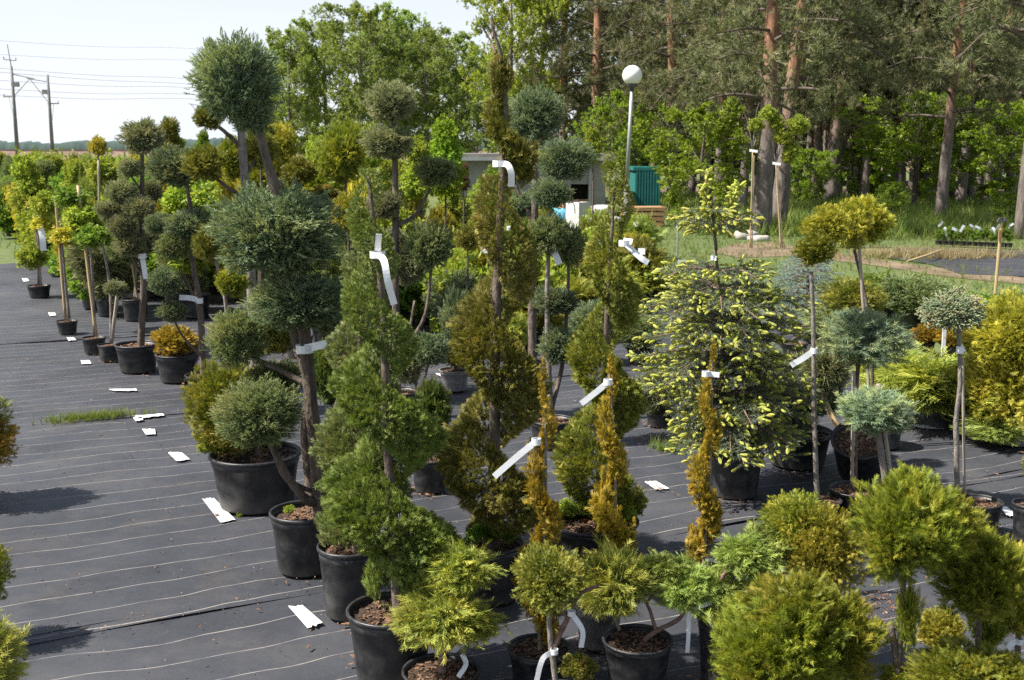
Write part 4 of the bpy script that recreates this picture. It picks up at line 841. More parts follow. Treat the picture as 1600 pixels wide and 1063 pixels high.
# ---- junipers on stems in the middle of the block
p = Plant('tall_juniper', 'tall grey green juniper standard with three heads left of the bronze spiral', 'topiary', (622, 655), (70, 610), 'tall juniper standards')
p.stem([(620, 600), (618, 450), (618, 320), (616, 180)], .045, .022, root=True).branch([(622, 352), (650, 335, .05), (672, 295, .1)], .02, .012).branch([(640, 535, -.1), (665, 490, -.1), (676, 400, -.1)], .018, .012).branch([(622, 560), (636, 535, -.1), (648, 470, -.05)], .018, .01)
p.head('jun', 'jun_grey', 610, 160, 41, 32).head('jun', 'jun_grey', 607, 222, 44, 28, -.05).head('jun', 'jun_green', 682, 268, 33, 27, .1).head('jun', 'jun_grey', 600, 322, 27, 22, -.1).head('jun', 'jun_green', 672, 385, 36, 40, -.1).head('jun', 'jun_grey', 640, 410, 28, 36, .1).head('jun', 'jun_grey', 610, 375, 24, 24, .2)
p = Plant('low_juniper', 'low grey green juniper on thin crooked stems below the tall juniper standard', 'topiary', (655, 680), (54, 648), 'pompon junipers')
p.stem([(654, 630), (664, 590), (672, 560)], .014, .008, root=True).branch([(654, 630), (648, 590, .05), (640, 570, .1)], .011, .007).head('jun', 'jun_blue', 672, 545, 32, 28).head('jun', 'jun_grey', 636, 570, 27, 32, .1)
p = Plant('tall_juniper', 'blue grey juniper standard with one round head right of the bronze tip', 'topiary', (832, 660), (70, 615), 'tall juniper standards')
p.stem([(832, 600), (832, 450), (836, 320), (836, 210)], .045, .026, root=True).branch([(834, 350), (812, 305, .1), (806, 285, .1)], .02, .01)
p.head('jun', 'jun_blue', 836, 180, 46, 43).head('jun', 'jun_blue', 808, 322, 30, 22, .15)
p = Plant('tall_juniper', 'many headed blue juniper on thin stems between the bronze and the olive spiral', 'topiary', (862, 700), (72, 655), 'tall juniper standards')
p.stem([(860, 640), (855, 500), (856, 420), (860, 330)], .026, .014, 'bark_grey', root=True).branch([(862, 640), (880, 560, .1), (888, 440, .1), (886, 400, .1)], .02, .01).branch([(860, 320), (872, 290, .05), (880, 262, .05)], .016, .01)
p.head('jun', 'jun_blue', 882, 250, 44, 33, .1).head('jun', 'jun_blue', 862, 303, 33, 25).head('jun', 'jun_green', 855, 368, 37, 33, -.05).head('jun', 'jun_green', 890, 385, 28, 34, .1).head('jun', 'jun_blue', 868, 470, 36, 26, .1).head('jun', 'jun_blue', 872, 540, 30, 34, .05).tape([(862, 385, -.08), (868, 398, -.1), (874, 413, -.1)], .05)
p = Plant('golden_standard', 'small bronze thuja ball on a thin stem left of the bronze spiral', 'topiary', (730, 560), (34, 538), 'golden topiary')
p.stem([(730, 535), (730, 460), (731, 390)], .014, .01, root=True).head('thu', 'thu_brown', 732, 372, 20, 20)
for px, py, rx, ry, by, mat, lab in [(540, 238, 40, 44, 560, 'thu_lime', 'large egg shaped golden thuja rising behind the green spiral tip'), (468, 268, 27, 23, 560, 'thu_olive', 'round olive thuja head just above the big juniper head'), (438, 232, 25, 38, 540, 'thu_gold', 'ragged yellow thuja beside the leaning juniper trunk'),
                                  (510, 303, 23, 15, 545, 'thu_brown', 'flat bronze thuja head above the big juniper shoulder'), (545, 330, 30, 26, 590, 'thu_gold', 'golden thuja tucked behind the green spiral'), (408, 205, 22, 18, 550, 'thu_olive', 'small olive thuja head between the two bare trunks'), (405, 285, 30, 26, 540, 'thu_lime', 'lime thuja head low between the two bare trunks'), (500, 258, 18, 28, 500, 'leaf_lime', 'pale lime shrub between two golden thujas')]:
    p = Plant('golden_thuja', lab, 'thuja', (px, by), (46, by - 36), 'golden thujas behind the row'); p.stem([(px, by - 45), (px, py + ry * .5)], .022, .012, root=True)
    k = 'leaf' if mat.startswith('leaf') else 'thu'; p.head(k, mat, px, py, rx, ry).head(k, mat, px - rx * .3, py + ry * .55, rx * .7, ry * .6, .1)

# ---- yellow tipped spruce
def spruce(s, base, top, whorls, reach, mats, tipmat=None, droop=.2, bud=.85, sl=.1, seed=1, step=.055, tr=.035):
    """trunk with tiers of boughs, side shoots clothed in needles, plump young tips; base and top in pixels"""
    r = np.random.default_rng(seed); A, B = s.loc(*base), s.loc(*top); MBt = MB(); MBt.tube(catmull([A, (A + B) / 2, B], 6), [tr, .008], 9, True, .05)
    P = []; D = []; S = []; BP = []; BD = []; bs = MB()
    for t, rc, k in whorls:
        c = A + (B - A) * t
        for j in range(k):
            az = j * 6.283 / k + r.uniform(-.35, .35) + t * 7; ln = reach * rc * r.uniform(.58, 1.25); d = np.array([math.cos(az), math.sin(az), 0]); sd = np.array([-d[1], d[0], 0])
            e = c + d * ln + (0, 0, ln * (.22 - droop)); C = catmull([c, c + d * ln * .5 + (0, 0, .1 * ln), e], 8); bs.tube(C, [.009, .003], 5, False)
            nst = max(3, int(ln / step))
            for q in range(nst):
                f = .12 + .88 * (q + .5) / nst; p0 = C[min(len(C) - 1, int(f * (len(C) - 1)))]
                for sg in (-1, 1):
                    g = unit(d * .75 + sd * sg * r.uniform(.5, .95) + (0, 0, r.normal(-.02, .22))); l = sl * r.uniform(.7, 1.4) * (1.5 - .7 * f)
                    m = max(1, int(l / .055))
                    for h in range(m): P.append(p0 + g * l * h / m); D.append(g); S.append(max(.06, l / m * 1.15))
                    if r.random() < bud: BP.append(p0 + g * l); BD.append(g + (0, 0, -.15) + r.normal(0, .25, 3))
                    if r.random() < bud * .45: BP.append(p0 + g * l * .75); BD.append(g + sd * sg * .9 + r.normal(0, .3, 3))
            P.append(C[-1]); D.append(d + (0, 0, -.1)); S.append(.08); BP.append(C[-1]); BD.append(d + r.normal(0, .2, 3))
    put('trunk', MBt.mesh('trunk', True), 'bark', s.o); put('boughs', bs.mesh('boughs', True), 'twig', s.o)
    put('needles', fmesh('needles', scatter('shoot', np.array(P), np.array(D), np.array(S) * 1.1, np.clip(r.normal(.35, .25, len(P)), 0, 1))), mats, s.o)
    if tipmat: tag(put('new_tips', fmesh('new_tips', scatter('bud', np.array(BP), np.array(BD), r.uniform(.042, .075, len(BP)), np.clip(r.normal(.35, .25, len(BP)), 0, 1))), tipmat, s.o), kind='stuff')
p = Plant('yellow_tip_spruce', 'broad spruce covered in pale yellow young shoots, its leader standing clear', 'spruce', (1145, 775), (93, 707))
wh = [(.02 + .026 * k, 1.05 - .012 * k + .1 * math.sin(k * 1.3), 8) for k in range(21)]
spruce(p, (1142, 705), (1118, 385), [(min(.97, t * 1.62), rc * np.interp(t * 1.62, [0, .3, .75, 1], [.7, 1.03, 1, .62]), k) for t, rc, k in wh[::2] + wh[1::4]], .52, 'spruce', 'new_growth', .22, .85, .105, 5, .046)
spruce(p, (1119, 392), (1107, 268), [(.28, .34, 6), (.5, .26, 5), (.34, .52, 4)], .5, 'spruce', 'new_growth', .05, 1, .07, 6, tr=.011)
def budded(s, pts, name='leader'):
    C = catmull([s.loc(*q) for q in pts], 10); n = len(C); v, f = tube(C, [.011, .007], 7, True); put(name, mesh(name, v, f, True), 'twig', s.o)
    P = np.repeat(C[2:], 3, 0); D = rng.normal(size=(len(P), 3)) + unit(C[-1] - C[0]) * .7; tag(put('new_tips', fmesh('new_tips', scatter('bud', P, D, rng.uniform(.05, .075, len(P)), np.clip(rng.normal(.3, .2, len(P)), 0, 1))), 'new_growth', s.o), kind='stuff')
budded(p, [(1108, 345), (1105, 305), (1103, 268)]); budded(p, [(1122, 358), (1138, 322), (1156, 290)])
p.tape([(1114, 403, -.02), (1120, 404, -.04)], .03, True, .014)
# ---- right hand block
p = Plant('mountain_pine', 'dark spreading pine low over a very wide black pot behind the spruce', 'pine', (1245, 728), (106, 672))
p.stem([(1240, 665), (1230, 620)], .03, .02, root=True).head('pin', 'spruce', 1225, 618, 58, 46).head('pin', 'pine', 1255, 585, 45, 38, .15).head('jun', 'jun_blue', 1290, 628, 34, 26, .2)
p = Plant('leaning_pine', 'round green pine on a slanting trunk in a tipped over pot', 'pine', (1348, 752), None)
key = 1.6; POTS.setdefault(key, pot_mesh(key)); b, m, so_, c = POTS[key]; rad = 44 * mpp(p.g)
a = put('pot', b, 'pot_black', p.o, (0, .06, .045), (.42, -.38, .3), (rad,) * 3); put('rim', m, 'pot_black', a); q = put('soil', so_, 'soil', a); tag(put('mulch', c, 'chips', q), kind='stuff')
p.stem([(1340, 715, .02), (1312, 672, .1), (1288, 625, .2), (1285, 590, .2)], .026, .018, 'cane').head('pin', 'pine', 1293, 575, 40, 46, .2).head('pin', 'pine', 1315, 545, 30, 30, .3)
p = Plant('golden_standard', 'thin stemmed golden thuja ball, tallest of the standards, beside the spruce', 'topiary', (1272, 808), (84, 780), 'golden standards at the right')
p.stem([(1276, 770), (1272, 640), (1271, 520), (1268, 425)], .019, .012, 'bark_grey', root=True, wob=.09).head('thu', 'thu_lime', 1274, 388, 32, 28).head('thu', 'thu_gold', 1292, 352, 36, 32, .1).tape([(1272, 548, -.03), (1255, 560, -.06), (1236, 571, -.06)], .035, True, .02)
p = Plant('golden_standard', 'golden thuja ball on a staked stem right behind the tallest standard', 'topiary', (1375, 700), (70, 655), 'golden standards at the right')
p.stem([(1365, 650), (1358, 500), (1335, 390)], .015, .011, 'bark', root=True).cane((1360, 640, -.06), (1340, 350, -.06), .012, 'stake_wood').head('thu', 'thu_gold', 1352, 345, 41, 36, .1).head('thu', 'thu_gold', 1328, 352, 34, 38, -.05).tape([(1350, 490, -.06), (1358, 492, -.08)], .03, True, .03)
p = Plant('blue_fir', 'pale blue green fir ball on a stake, light young needles on top', 'fir', (1336, 800), (86, 763), 'small firs on stems')
p.stem([(1336, 755), (1336, 640), (1342, 560)], .02, .013, 'bark', root=True).cane((1331, 757, -.03), (1334, 580, -.03), .011, 'stake_wood').head('fir', 'fir', 1352, 530, 66, 42, .05).head('fir', 'fir', 1330, 505, 34, 22, .1)
p = Plant('blue_fir', 'lower pale fir cushion on a mottled crooked trunk beside the staked fir', 'fir', (1385, 838), (84, 795), 'small firs on stems')
p.stem([(1384, 760), (1372, 680), (1366, 620)], .022, .016, 'bark_grey', root=True).cane((1396, 770, .04), (1372, 600, .04), .012, 'stake_wood').head('fir', 'fir', 1366, 640, 56, 34).head('fir', 'fir', 1400, 655, 26, 24, -.1)
p = Plant('cream_spruce', 'flat topped cream tipped spruce standard on a bare grey stem', 'spruce', (1524, 838), (76, 782), 'small standards at the right')
p.stem([(1496, 770), (1494, 660), (1500, 600), (1498, 515)], .018, .012, 'bark_grey', root=True, wob=.09).cane((1507, 775, .03), (1504, 560, .03), .008, 'stake_wood').head('cream', 'spruce_cream', 1488, 487, 49, 32).tape([(1500, 547, -.03), (1507, 544, -.04)], .04, True, .02)
p = Plant('globe_thuja', 'large golden egg shaped thuja with feathery sprays in a low dusty pot', 'thuja', (1584, 694), (84, 662), 'golden bushes', pot='pot_dusty')
p.stem([(1584, 660), (1584, 620)], .03, .02, root=True).head('thu', 'thu_gold', 1584, 522, 72, 66).head('thu', 'thu_gold', 1582, 602, 79, 66).head('gj', 'lime_jun', 1560, 668, 48, 20, -.1)
for bx, by, w, ry, lab in [(1606, 852, 56, 786, 'cut off black pot with brown soil beside a paint stroke'), (1604, 905, 52, 850, 'cut off black pot in front of the other one, hidden by golden heads')]:
    p = Plant('potted_stem', lab, 'potted plant', (bx, by), (w, ry), 'cut off pots'); p.stem([(bx, ry - 5), (bx + 6, ry - 90)], .014, .009, root=True).head('thu', 'thu_olive', bx + 14, ry - 120, 20, 24)
for i, (bx, by, w, ry, hx, hy, rx, rz, mat, lab) in enumerate([(1472, 668, 64, 640, 1452, 598, 88, 36, 'gold_jun', 'wide spreading yellow juniper before the cream spruce stem'), (1538, 662, 52, 640, 1530, 618, 46, 26, 'lime_jun', 'spreading green juniper in a low pot between the grey stem and the golden egg'),
     (1400, 630, 50, 602, 1395, 585, 55, 32, 'gold_jun', 'yellow juniper cushion close behind the firs'), (1300, 560, 46, 530, 1330, 466, 48, 32, 'thu_olive', 'bronze rounded bush below the golden standards'), (1240, 560, 44, 535, 1300, 500, 40, 24, 'jun_green', 'flat green juniper left of the bronze bush')]):
    p = Plant('spreading_juniper', lab, 'juniper', (bx, by), (w, ry), 'spreading junipers'); p.stem([(bx, ry - 5), ((bx + hx) / 2, (ry + hy) / 2)], .018, .012, root=True)
    k = 'thu' if mat.startswith('thu') else 'gj'; p.head(k, mat, hx, hy, rx, rz).head(k, mat, hx + rx * .4, hy + 8, rx * .6, rz * .8, .2).head('thu' if k == 'thu' else 'jun', 'jun_green' if k == 'gj' else mat, hx, hy + rz * .4, rx * .8, rz * .6)
for i, (bx, by) in enumerate([(1447, 552), (1482, 556), (1516, 552), (1555, 560)]):
    p = Plant('small_gold_shrub', 'small orange gold shrub in a little black pot on the fabric edge', 'shrub', (bx, by), (26, by - 17), 'small gold shrubs in a row'); p.stem([(bx, by - 18), (bx, by - 26)], .008, root=True).head('thu', 'thu_amber', bx, by - 30, 24, 16)
g = ground(1473, 560); r = empty('label_post', (*g[:2], 0)); MB().box((0, 0, .3), (.04, .015, .6)).build('post', 'white_plastic', r); MB().box((0, -.012, .58), (.05, .006, .1)).build('plate', 'tape', r); tag(r, 'thin white label post between two small gold shrubs', 'label post')
p = Plant('blue_spruce', 'silvery blue spruce with long drooping arms behind the yellow tipped one', 'spruce', (1262, 535), (52, 508))
spruce(p, (1262, 505), (1262, 395), [(.08 + .08 * k, 1 - .06 * k, 6) for k in range(11)], .62, 'spruce_blue', None, .25, 0, .12, 8, .09)
# low plants and tags on the grass edge
for i, (bx, by, rx, ry, k, mat) in enumerate([(1000, 560, 40, 28, 'jun', 'jun_green'), (1020, 470, 42, 26, 'leaf', 'leaf_lime'), (960, 480, 40, 24, 'gj', 'gold_jun'), (905, 500, 40, 26, 'gj', 'gold_jun'), (1420, 500, 55, 30, 'jun', 'jun_green'), (1380, 492, 45, 26, 'leaf', 'leaf_green'), (1465, 505, 50, 26, 'jun', 'jun_green'), (1520, 520, 45, 24, 'leaf', 'leaf_green'), (1340, 545, 40, 26, 'gj', 'gold_jun'), (920, 560, 35, 40, 'jun', 'jun_blue'), (800, 560, 30, 30, 'gj', 'gold_jun'), (775, 520, 34, 26, 'gj', 'gold_jun'), (720, 470, 36, 24, 'thu', 'thu_gold'), (1575, 520, 40, 22, 'leaf', 'leaf_green'), (1180, 600, 40, 30, 'jun', 'jun_blue'), (1030, 660, 40, 40, 'pin', 'pine')]):
    p = Plant('low_shrub', 'low cushion of ' + NAMES.get(mat, 'bluish juniper') + ' in a black pot at the grass edge', 'shrub', (bx, by + 8), (44, by - 16), 'low ' + NAMES.get(mat, 'bluish juniper') + ' cushions along the grass edge'); p.stem([(bx, by - 18), (bx, by - 24)], .015, root=True); p.head(k, mat, bx, by - 12 - ry, rx, ry)
for px, py, hh, lab in [(1065, 410, 18, 'small white label on a stick in the grass left of the spruce leader'), (985, 395, 14, 'white label behind the olive spiral'), (720, 425, 26, 'white label left of the bronze spiral')]:
    g = ground(px, py + hh); k = mpp(g); r = empty('plant_label', (*g[:2], -.02)); MB().tube([(0, 0, 0), (0, 0, hh * k)], .008, 6).build('stick', 'stake_wood', r); MB().box((0, -.012, hh * k), (13 * k, .006, 11 * k)).build('card', 'tape', r, rot=(0, 0, 0)); tag(r, lab, 'label')
g = ground(1058, 400); r = empty('water_tap', (*g[:2], -.03)); MB().tube([(0, 0, 0), (0, 0, .75)], .018, 8).build('pipe', 'steel', r); MB().tube([(0, 0, .72), (-.03, -.1, .7), (-.03, -.12, .64)], .016, 7).box((0, 0, .78), (.09, .02, .02)).build('tap', 'steel', r); tag(r, 'thin grey standpipe in the grass before the maple', 'standpipe')
# two staked saplings near the pines
for px, top, bx, lab in [(1176, 235, 1172, 'thin bare sapling on a stake before the stout pine'), (1212, 255, 1220, 'thin leafy weeping sapling on a stake beside the leaning pine')]:
    g = ground(bx, 388); p = Plant('staked_sapling', lab, 'sapling', (bx, 388)); p.stem([(bx, 387), ((bx + px) / 2, 320), (px, top)], .02, .013, 'cane').cane((bx + 3, 388), (px + 2, top + 8), .013, 'stake_wood')
    for q, (ex, ey) in enumerate([(-14, -60), (10, -75), (22, -55), (34, -62)]): p.branch([(px, top, 0), (px + ex * .5, top + ey * .7, .1 * q), (px + ex, top + ey, .1 * q)], .011, .004, 'bark_grey')
    p.tape([(px - 5, top, -.05), (px + 8, top + 2, -.05)], .06, False)
    for ex, ey, s in ((12, -42, 16), (24, -20, 14), (36, -60, 16), (2, -62, 12), (20, -8, 10)) if px > 1200 else ((5, -40, 12), (24, -58, 13)): p.head('leaf', 'leaf_lime', px + ex, top + ey, s, s * .9, .1)
# little nursery pots with white tags on the far fabric
for i in range(13):
    px = 1466 + i * 9.2; b = (px, 384 + .35 * i)
    p = Plant('little_pot', 'little black nursery pot with a sprig and white tag before the tall grass', 'potted plant', b, (11, b[1] - 7), 'row of little nursery pots'); p.stem([(px, b[1] - 8), (px + 2, b[1] - 18)], .01, root=True); p.head('leaf', 'leaf_green', px + 1, b[1] - 18 - (i % 3) * 3, 6 + i % 4, 7)
    if i % 3 != 2:
        x1, y1 = px + random.uniform(-3, 3), b[1] - random.uniform(20, 34); hang = random.random() < .5
        p.tape([(px, y1, -.05), (x1 + 2, y1 - 4, -.08), (x1 + random.uniform(4, 8) * random.choice((-1, 1)), y1 + (random.uniform(5, 11) if hang else -8), -.1)], random.uniform(.05, .075), False)

# ---- golden juniper bonsai and heads close to the lens
p = Plant('bonsai_juniper', 'golden juniper bonsai with two feathery pads in a small pot at the near corner', 'juniper', (690, 1108), (124, 1046), 'golden juniper bonsai')
p.stem([(690, 1028), (684, 1005), (694, 985)], .017, .01, 'twig', root=True).branch([(688, 1020), (668, 1000, -.02), (662, 975, -.03)], .01, .006, 'twig').branch([(694, 1022), (715, 1000, .03), (722, 990, .04)], .01, .006, 'twig').branch([(702, 985, .03), (718, 940, .06), (718, 910, .08)], .012, .007, 'bark_grey')
p.head('gj', 'gold_jun', 690, 960, 60, 36).head('gj', 'gold_jun', 738, 975, 42, 30, .02).head('gj', 'gold_jun', 650, 968, 36, 24, -.03).head('gj', 'gold_jun', 718, 888, 50, 33, .08).tape([(722, 1022, -.03), (728, 1038, -.06), (716, 1058, -.1)], .02, False)
p = Plant('thuja_ball', 'bronze thuja ball on a short stem close before the slim spirals', 'topiary', (872, 1140), (106, 1085), 'near thuja balls')
p.stem([(868, 1063), (860, 1000), (857, 940)], .014, .01, 'bark_grey', root=True).head('thu', 'thu_olive', 857, 902, 56, 50).head('thu', 'thu_olive', 905, 1042, 30, 20).tape([(866, 1018, -.02), (848, 1030, -.05), (838, 1066, -.06)], .02, True, .014).tape([(893, 958, -.02), (910, 985, -.04), (908, 1012, -.04)], .02, True, .014)
p.branch([(866, 1010), (885, 970, .02), (905, 930, .03), (935, 915, .05)], .012, .007, 'twig').branch([(885, 970, .02), (880, 945, .02)], .007, .004, 'twig')
p = Plant('bonsai_juniper', 'golden juniper with a wandering bare branch in the middle small pot', 'juniper', (995, 1072), (112, 997), 'golden juniper bonsai')
p.stem([(1008, 1000), (1028, 985), (1060, 968), (1075, 945)], .013, .008, 'twig', root=True).branch([(1025, 985), (1016, 955, .02), (1012, 940, .02), (1035, 920, .03)], .009, .005, 'twig').branch([(968, 985), (960, 965), (955, 945)], .008, .006, 'bark_grey')
p.head('gj', 'gold_jun', 958, 912, 52, 48).head('gj', 'lime_jun', 985, 900, 36, 34, .06).head('gj', 'lime_jun', 1075, 918, 48, 34, .05).head('gj', 'lime_jun', 1040, 885, 34, 18, .08).tape([(1076, 956, -.02), (1092, 948, -.03), (1112, 942, -.03)], .02, True, .014).tape([(1076, 960, -.02), (1076, 985, -.04), (1074, 1020, -.04)], .018, False)
p = Plant('bonsai_juniper', 'pale green juniper with a rising bare branch in a pot beside the tied one', 'juniper', (1132, 1066), (94, 962), 'golden juniper bonsai')
p.stem([(1118, 955), (1124, 910), (1150, 878), (1180, 860)], .012, .007, 'twig', root=True).head('gj', 'lime_jun', 1125, 925, 42, 34, .04).head('gj', 'lime_jun', 1165, 868, 46, 28, .05).head('gj', 'lime_jun', 1205, 850, 40, 34, .1).head('jun', 'jun_green', 1175, 935, 30, 26, .05)
p = Plant('thuja_ball', 'golden thuja with two stacked round heads behind the near green bush', 'topiary', (1268, 1062), (96, 1000), 'near thuja balls')
p.stem([(1268, 990), (1275, 930), (1272, 860)], .014, .01, 'bark', root=True).head('thu', 'thu_gold', 1287, 858, 60, 68).head('thu', 'thu_lime', 1248, 812, 52, 42, .08)
def near(lab, d, base, stems, heads, tapes=()):
    p = Plant('near_thuja', lab, 'topiary', base, (150, base[1] - 100), 'thuja heads close to the lens', d=d) if False else Plant('near_thuja', lab, 'topiary', base, (130, base[1] - 90), 'thuja heads close to the lens')
    for q in stems: p.stem([*q], .013, .009, 'bark')
    for h in heads: p.head(*h)
    for t_ in tapes: p.tape(t_, .02, True, .013)
near('broad bushy green thuja head filling the near edge of the picture', None, (1240, 1290), [[(1240, 1190), (1240, 1060), (1238, 1000)]], [('near', 'thu_lime', 1222, 1000, 92, 78), ('near', 'thu_lime', 1300, 990, 66, 70, .06), ('near', 'thu_lime', 1190, 1030, 60, 60, -.06), ('near', 'thu_lime', 1240, 945, 60, 45)])
near('olive green thuja standard with a cut stump beside its bare stem', None, (1400, 1300), [[(1400, 1200), (1402, 1060), (1410, 960), (1412, 860)], [(1402, 1040), (1396, 1000), (1393, 978)]], [('near', 'thu_lime', 1425, 812, 72, 66), ('near', 'thu_lime', 1470, 815, 50, 50, .05), ('near', 'thu_lime', 1400, 850, 46, 52, -.05), ('near', 'thu_lime', 1420, 765, 34, 34, .03), ('near', 'thu_lime', 1418, 960, 18, 46), ('near', 'thu_lime', 1404, 1058, 30, 14)])
near('green thuja with a tapering head and thin stem at the near right', None, (1530, 1280), [[(1530, 1185), (1528, 1050), (1530, 960)]], [('near', 'thu_lime', 1535, 900, 62, 60), ('near', 'thu_lime', 1520, 868, 40, 46, .05), ('near', 'thu_lime', 1545, 985, 24, 30, .1)])
near('golden thuja standard cut by the edge, white tape on its stem', None, (1592, 1240), [[(1592, 1145), (1590, 1050), (1592, 940)]], [('thu', 'thu_gold', 1596, 892, 36, 40), ('thu', 'thu_gold', 1585, 955, 38, 36)], [[(1592, 1002, -.02), (1578, 1008, -.04), (1570, 1034, -.05)]])
near('small round golden thuja ball low at the near right', None, (1472, 1195), [[(1470, 1105), (1470, 1000)]], [('thu', 'thu_gold', 1470, 985, 38, 32)])
near('flat green thuja head at the bottom edge below the small golden ball', None, (1508, 1330), [[(1505, 1230), (1505, 1060)]], [('near', 'thu_lime', 1500, 1052, 64, 38), ('near', 'thu_lime', 1560, 1055, 50, 34)])
# plants at the left edge across the aisle
p = Plant('edge_thuja', 'golden thuja cut by the picture edge on the far side of the aisle', 'thuja', (-60, 790), (110, 740)); p.stem([(-60, 735), (-60, 700)], .02, root=True).head('thu', 'thu_amber', -40, 690, 62, 44).head('thu', 'thu_lime', -60, 650, 60, 60)
p = Plant('edge_thuja', 'green gold thuja showing only its edge above the pale spruce', 'thuja', (-70, 1010), (110, 950)); p.stem([(-70, 945), (-60, 900)], .02, root=True).head('thu', 'thu_lime', -42, 900, 52, 75)
p = Plant('edge_spruce', 'pale green spruce tips cut by the picture edge near the fabric seam', 'spruce', (-90, 1130), (120, 1080)); p.stem([(-90, 1070), (-80, 1040)], .02, root=True).head('fir', 'new_growth', -40, 1030, 76, 62).head('fir', 'leaf_lime', -45, 975, 40, 34)

# ---- the long bed beside the aisle: canes, standards and shrubs in rows
def bamboo(lab, base, rim, stake, heads, stems, group='staked standards beside the aisle'):
    p = Plant('staked_standard', lab, 'standard', base, rim, group); p.cane(*stake)
    for q in stems: p.stem(q, .02, .012, 'bark_grey')
    for h in heads: p.head(*h)
    return p
bamboo('lime leaved standard tied to a leaning bamboo cane beside the grey juniper', (148, 554), (37, 527), ((150, 525), (122, 290), .019), [('leaf', 'leaf_lime', 128, 340, 30, 22), ('leaf', 'leaf_green', 110, 308, 28, 16, .1), ('leaf', 'leaf_green', 140, 365, 26, 24, .1)], [[(148, 525), (142, 400), (132, 340)]])
bamboo('green standard on a short grey stem between two canes', (172, 566), (35, 538), ((174, 535), (186, 440), .02, 'stake_wood'), [('leaf', 'leaf_green', 150, 370, 26, 18, .1), ('jun', 'jun_grey', 176, 330, 24, 18, .1)], [[(174, 535), (172, 450), (160, 380)]])
bamboo('yellow green standard on a reddish cane in a low pot at the aisle', (106, 523), (33, 501), ((102, 498), (86, 300), .018), [('leaf', 'leaf_yellow', 106, 368, 26, 16), ('leaf', 'leaf_lime', 70, 320, 22, 20, .2)], [[(108, 498), (100, 420), (94, 340)]])
bamboo('small bare twigged shrub with white tapes in the pot nearest the weeds', (62, 466), (36, 446), ((64, 445), (58, 350), .014, 'stake_wood'), [('leaf', 'leaf_yellow', 66, 350, 18, 12), ('leaf', 'leaf_lime', 50, 400, 22, 20), ('leaf', 'leaf_yellow', 62, 320, 20, 11)], [[(60, 445), (60, 400), (56, 360)]]).tape([(62, 350, -.1), (66, 370, -.15), (68, 392, -.15)], .09, False)
bamboo('yellow ball standard standing above the bed against the sky', (158, 470), (30, 452), ((157, 452), (154, 250), .018, 'stake_wood'), [('leaf', 'leaf_yellow', 153, 228, 14, 15)], [[(158, 452), (156, 350), (153, 240)]])
SH = [('thu', 'thu_lime'), ('leaf', 'leaf_lime'), ('leaf', 'leaf_lime'), ('gj', 'lime_jun'), ('leaf', 'leaf_green'), ('leaf', 'leaf_yellow'), ('pin', 'pine'), ('jun', 'jun_grey'), ('leaf', 'leaf_lime'), ('thu', 'thu_olive'), ('leaf', 'leaf_green'), ('thu', 'thu_lime'), ('jun', 'jun_green')]
rv = np.array([-.475, .88]); qv = np.array([.88, .475]); O = np.array([-3.6, 11.2]); rr = random.Random(21); cnt = 0
for a in np.arange(0.3, 44, .9):
    for b in np.arange(.35, 9.5, .92):
        P2 = O + rv * (a + rr.uniform(-.2, .2)) + qv * (b + rr.uniform(-.2, .2)) * (1 + a * .01)
        if P2[1] < 10 or P2[1] > 52: continue
        px = 800 + FPX * P2[0] / (P2[1] * math.cos(PITCH)); 
        if px > 640 or px < -80 or (b > 6.2 and a < 2): continue
        if a > 16 and rr.random() < .5: continue
        if a < 3.2 and b < 1.9: continue
        k, mt = rr.choice(SH)
        if rr.random() < .012: k, mt = 'leaf', 'leaf_red'
        y = P2[1]; scale = y * 1.02 / FPX; hgt = rr.uniform(1.0, 1.9) if b > .8 else rr.uniform(.8, 1.3); w = rr.uniform(.28, .44); gx = px
        gy = 531.5 - FPX * math.tan(PITCH - math.atan(CAM_H / y)) if False else None
        p = Plant('bed_shrub', NAMES[mt] + ' in the crowded bed beside the aisle', 'shrub', (px, 233), None, NAMES[mt] + 's of the crowded bed', d=y)
        rad = rr.uniform(.15, .2); b_, m_, s_, c_ = POTS.setdefault(1.6, POTS.get(1.6) or pot_mesh(1.6)); pt = put('pot', b_, 'pot_black', p.o, rot=(0, 0, rr.uniform(0, 6)), scale=(rad,) * 3); put('rim', m_, 'pot_black', pt); put('soil', s_, 'soil', pt)
        lo = rad * 1.45; form = rr.random()
        st = (mesh('trunk', *tube(catmull([(0, 0, lo - .02), (rr.uniform(-.05, .05), 0, hgt * .6), (0, 0, hgt)], 5), [.022, .01], 7), True)); put('trunk', st, 'bark_grey' if form > .5 else 'bark', p.o)
        if form < .5:   # bush down to the pot
            put('foliage', lib(k, False), mt, p.o, (0, 0, lo + (hgt - lo) * .55), (0, 0, rr.uniform(0, 6)), (w, w, (hgt - lo) * .6)); put('foliage', lib(k, False), mt, p.o, (rr.uniform(-.1, .1), rr.uniform(-.1, .1), lo + (hgt - lo) * .22), (0, 0, rr.uniform(0, 6)), (w * 1.1, w * 1.1, (hgt - lo) * .35))
        else:           # head on a stem
            for q in range(rr.choice((1, 2, 3))): put('foliage', lib(k, False), mt, p.o, (rr.uniform(-.14, .14), rr.uniform(-.14, .14), hgt - q * .32), (0, 0, rr.uniform(0, 6)), (w * .95, w * .95, w * .75))
        if rr.random() < .3: put('stake', mesh('stake', *tube([(.05, -.04, lo - .05), (.05 + rr.uniform(-.1, .1), -.05, hgt * 1.05)], .011, 6)), 'cane', p.o)
        cnt += 1
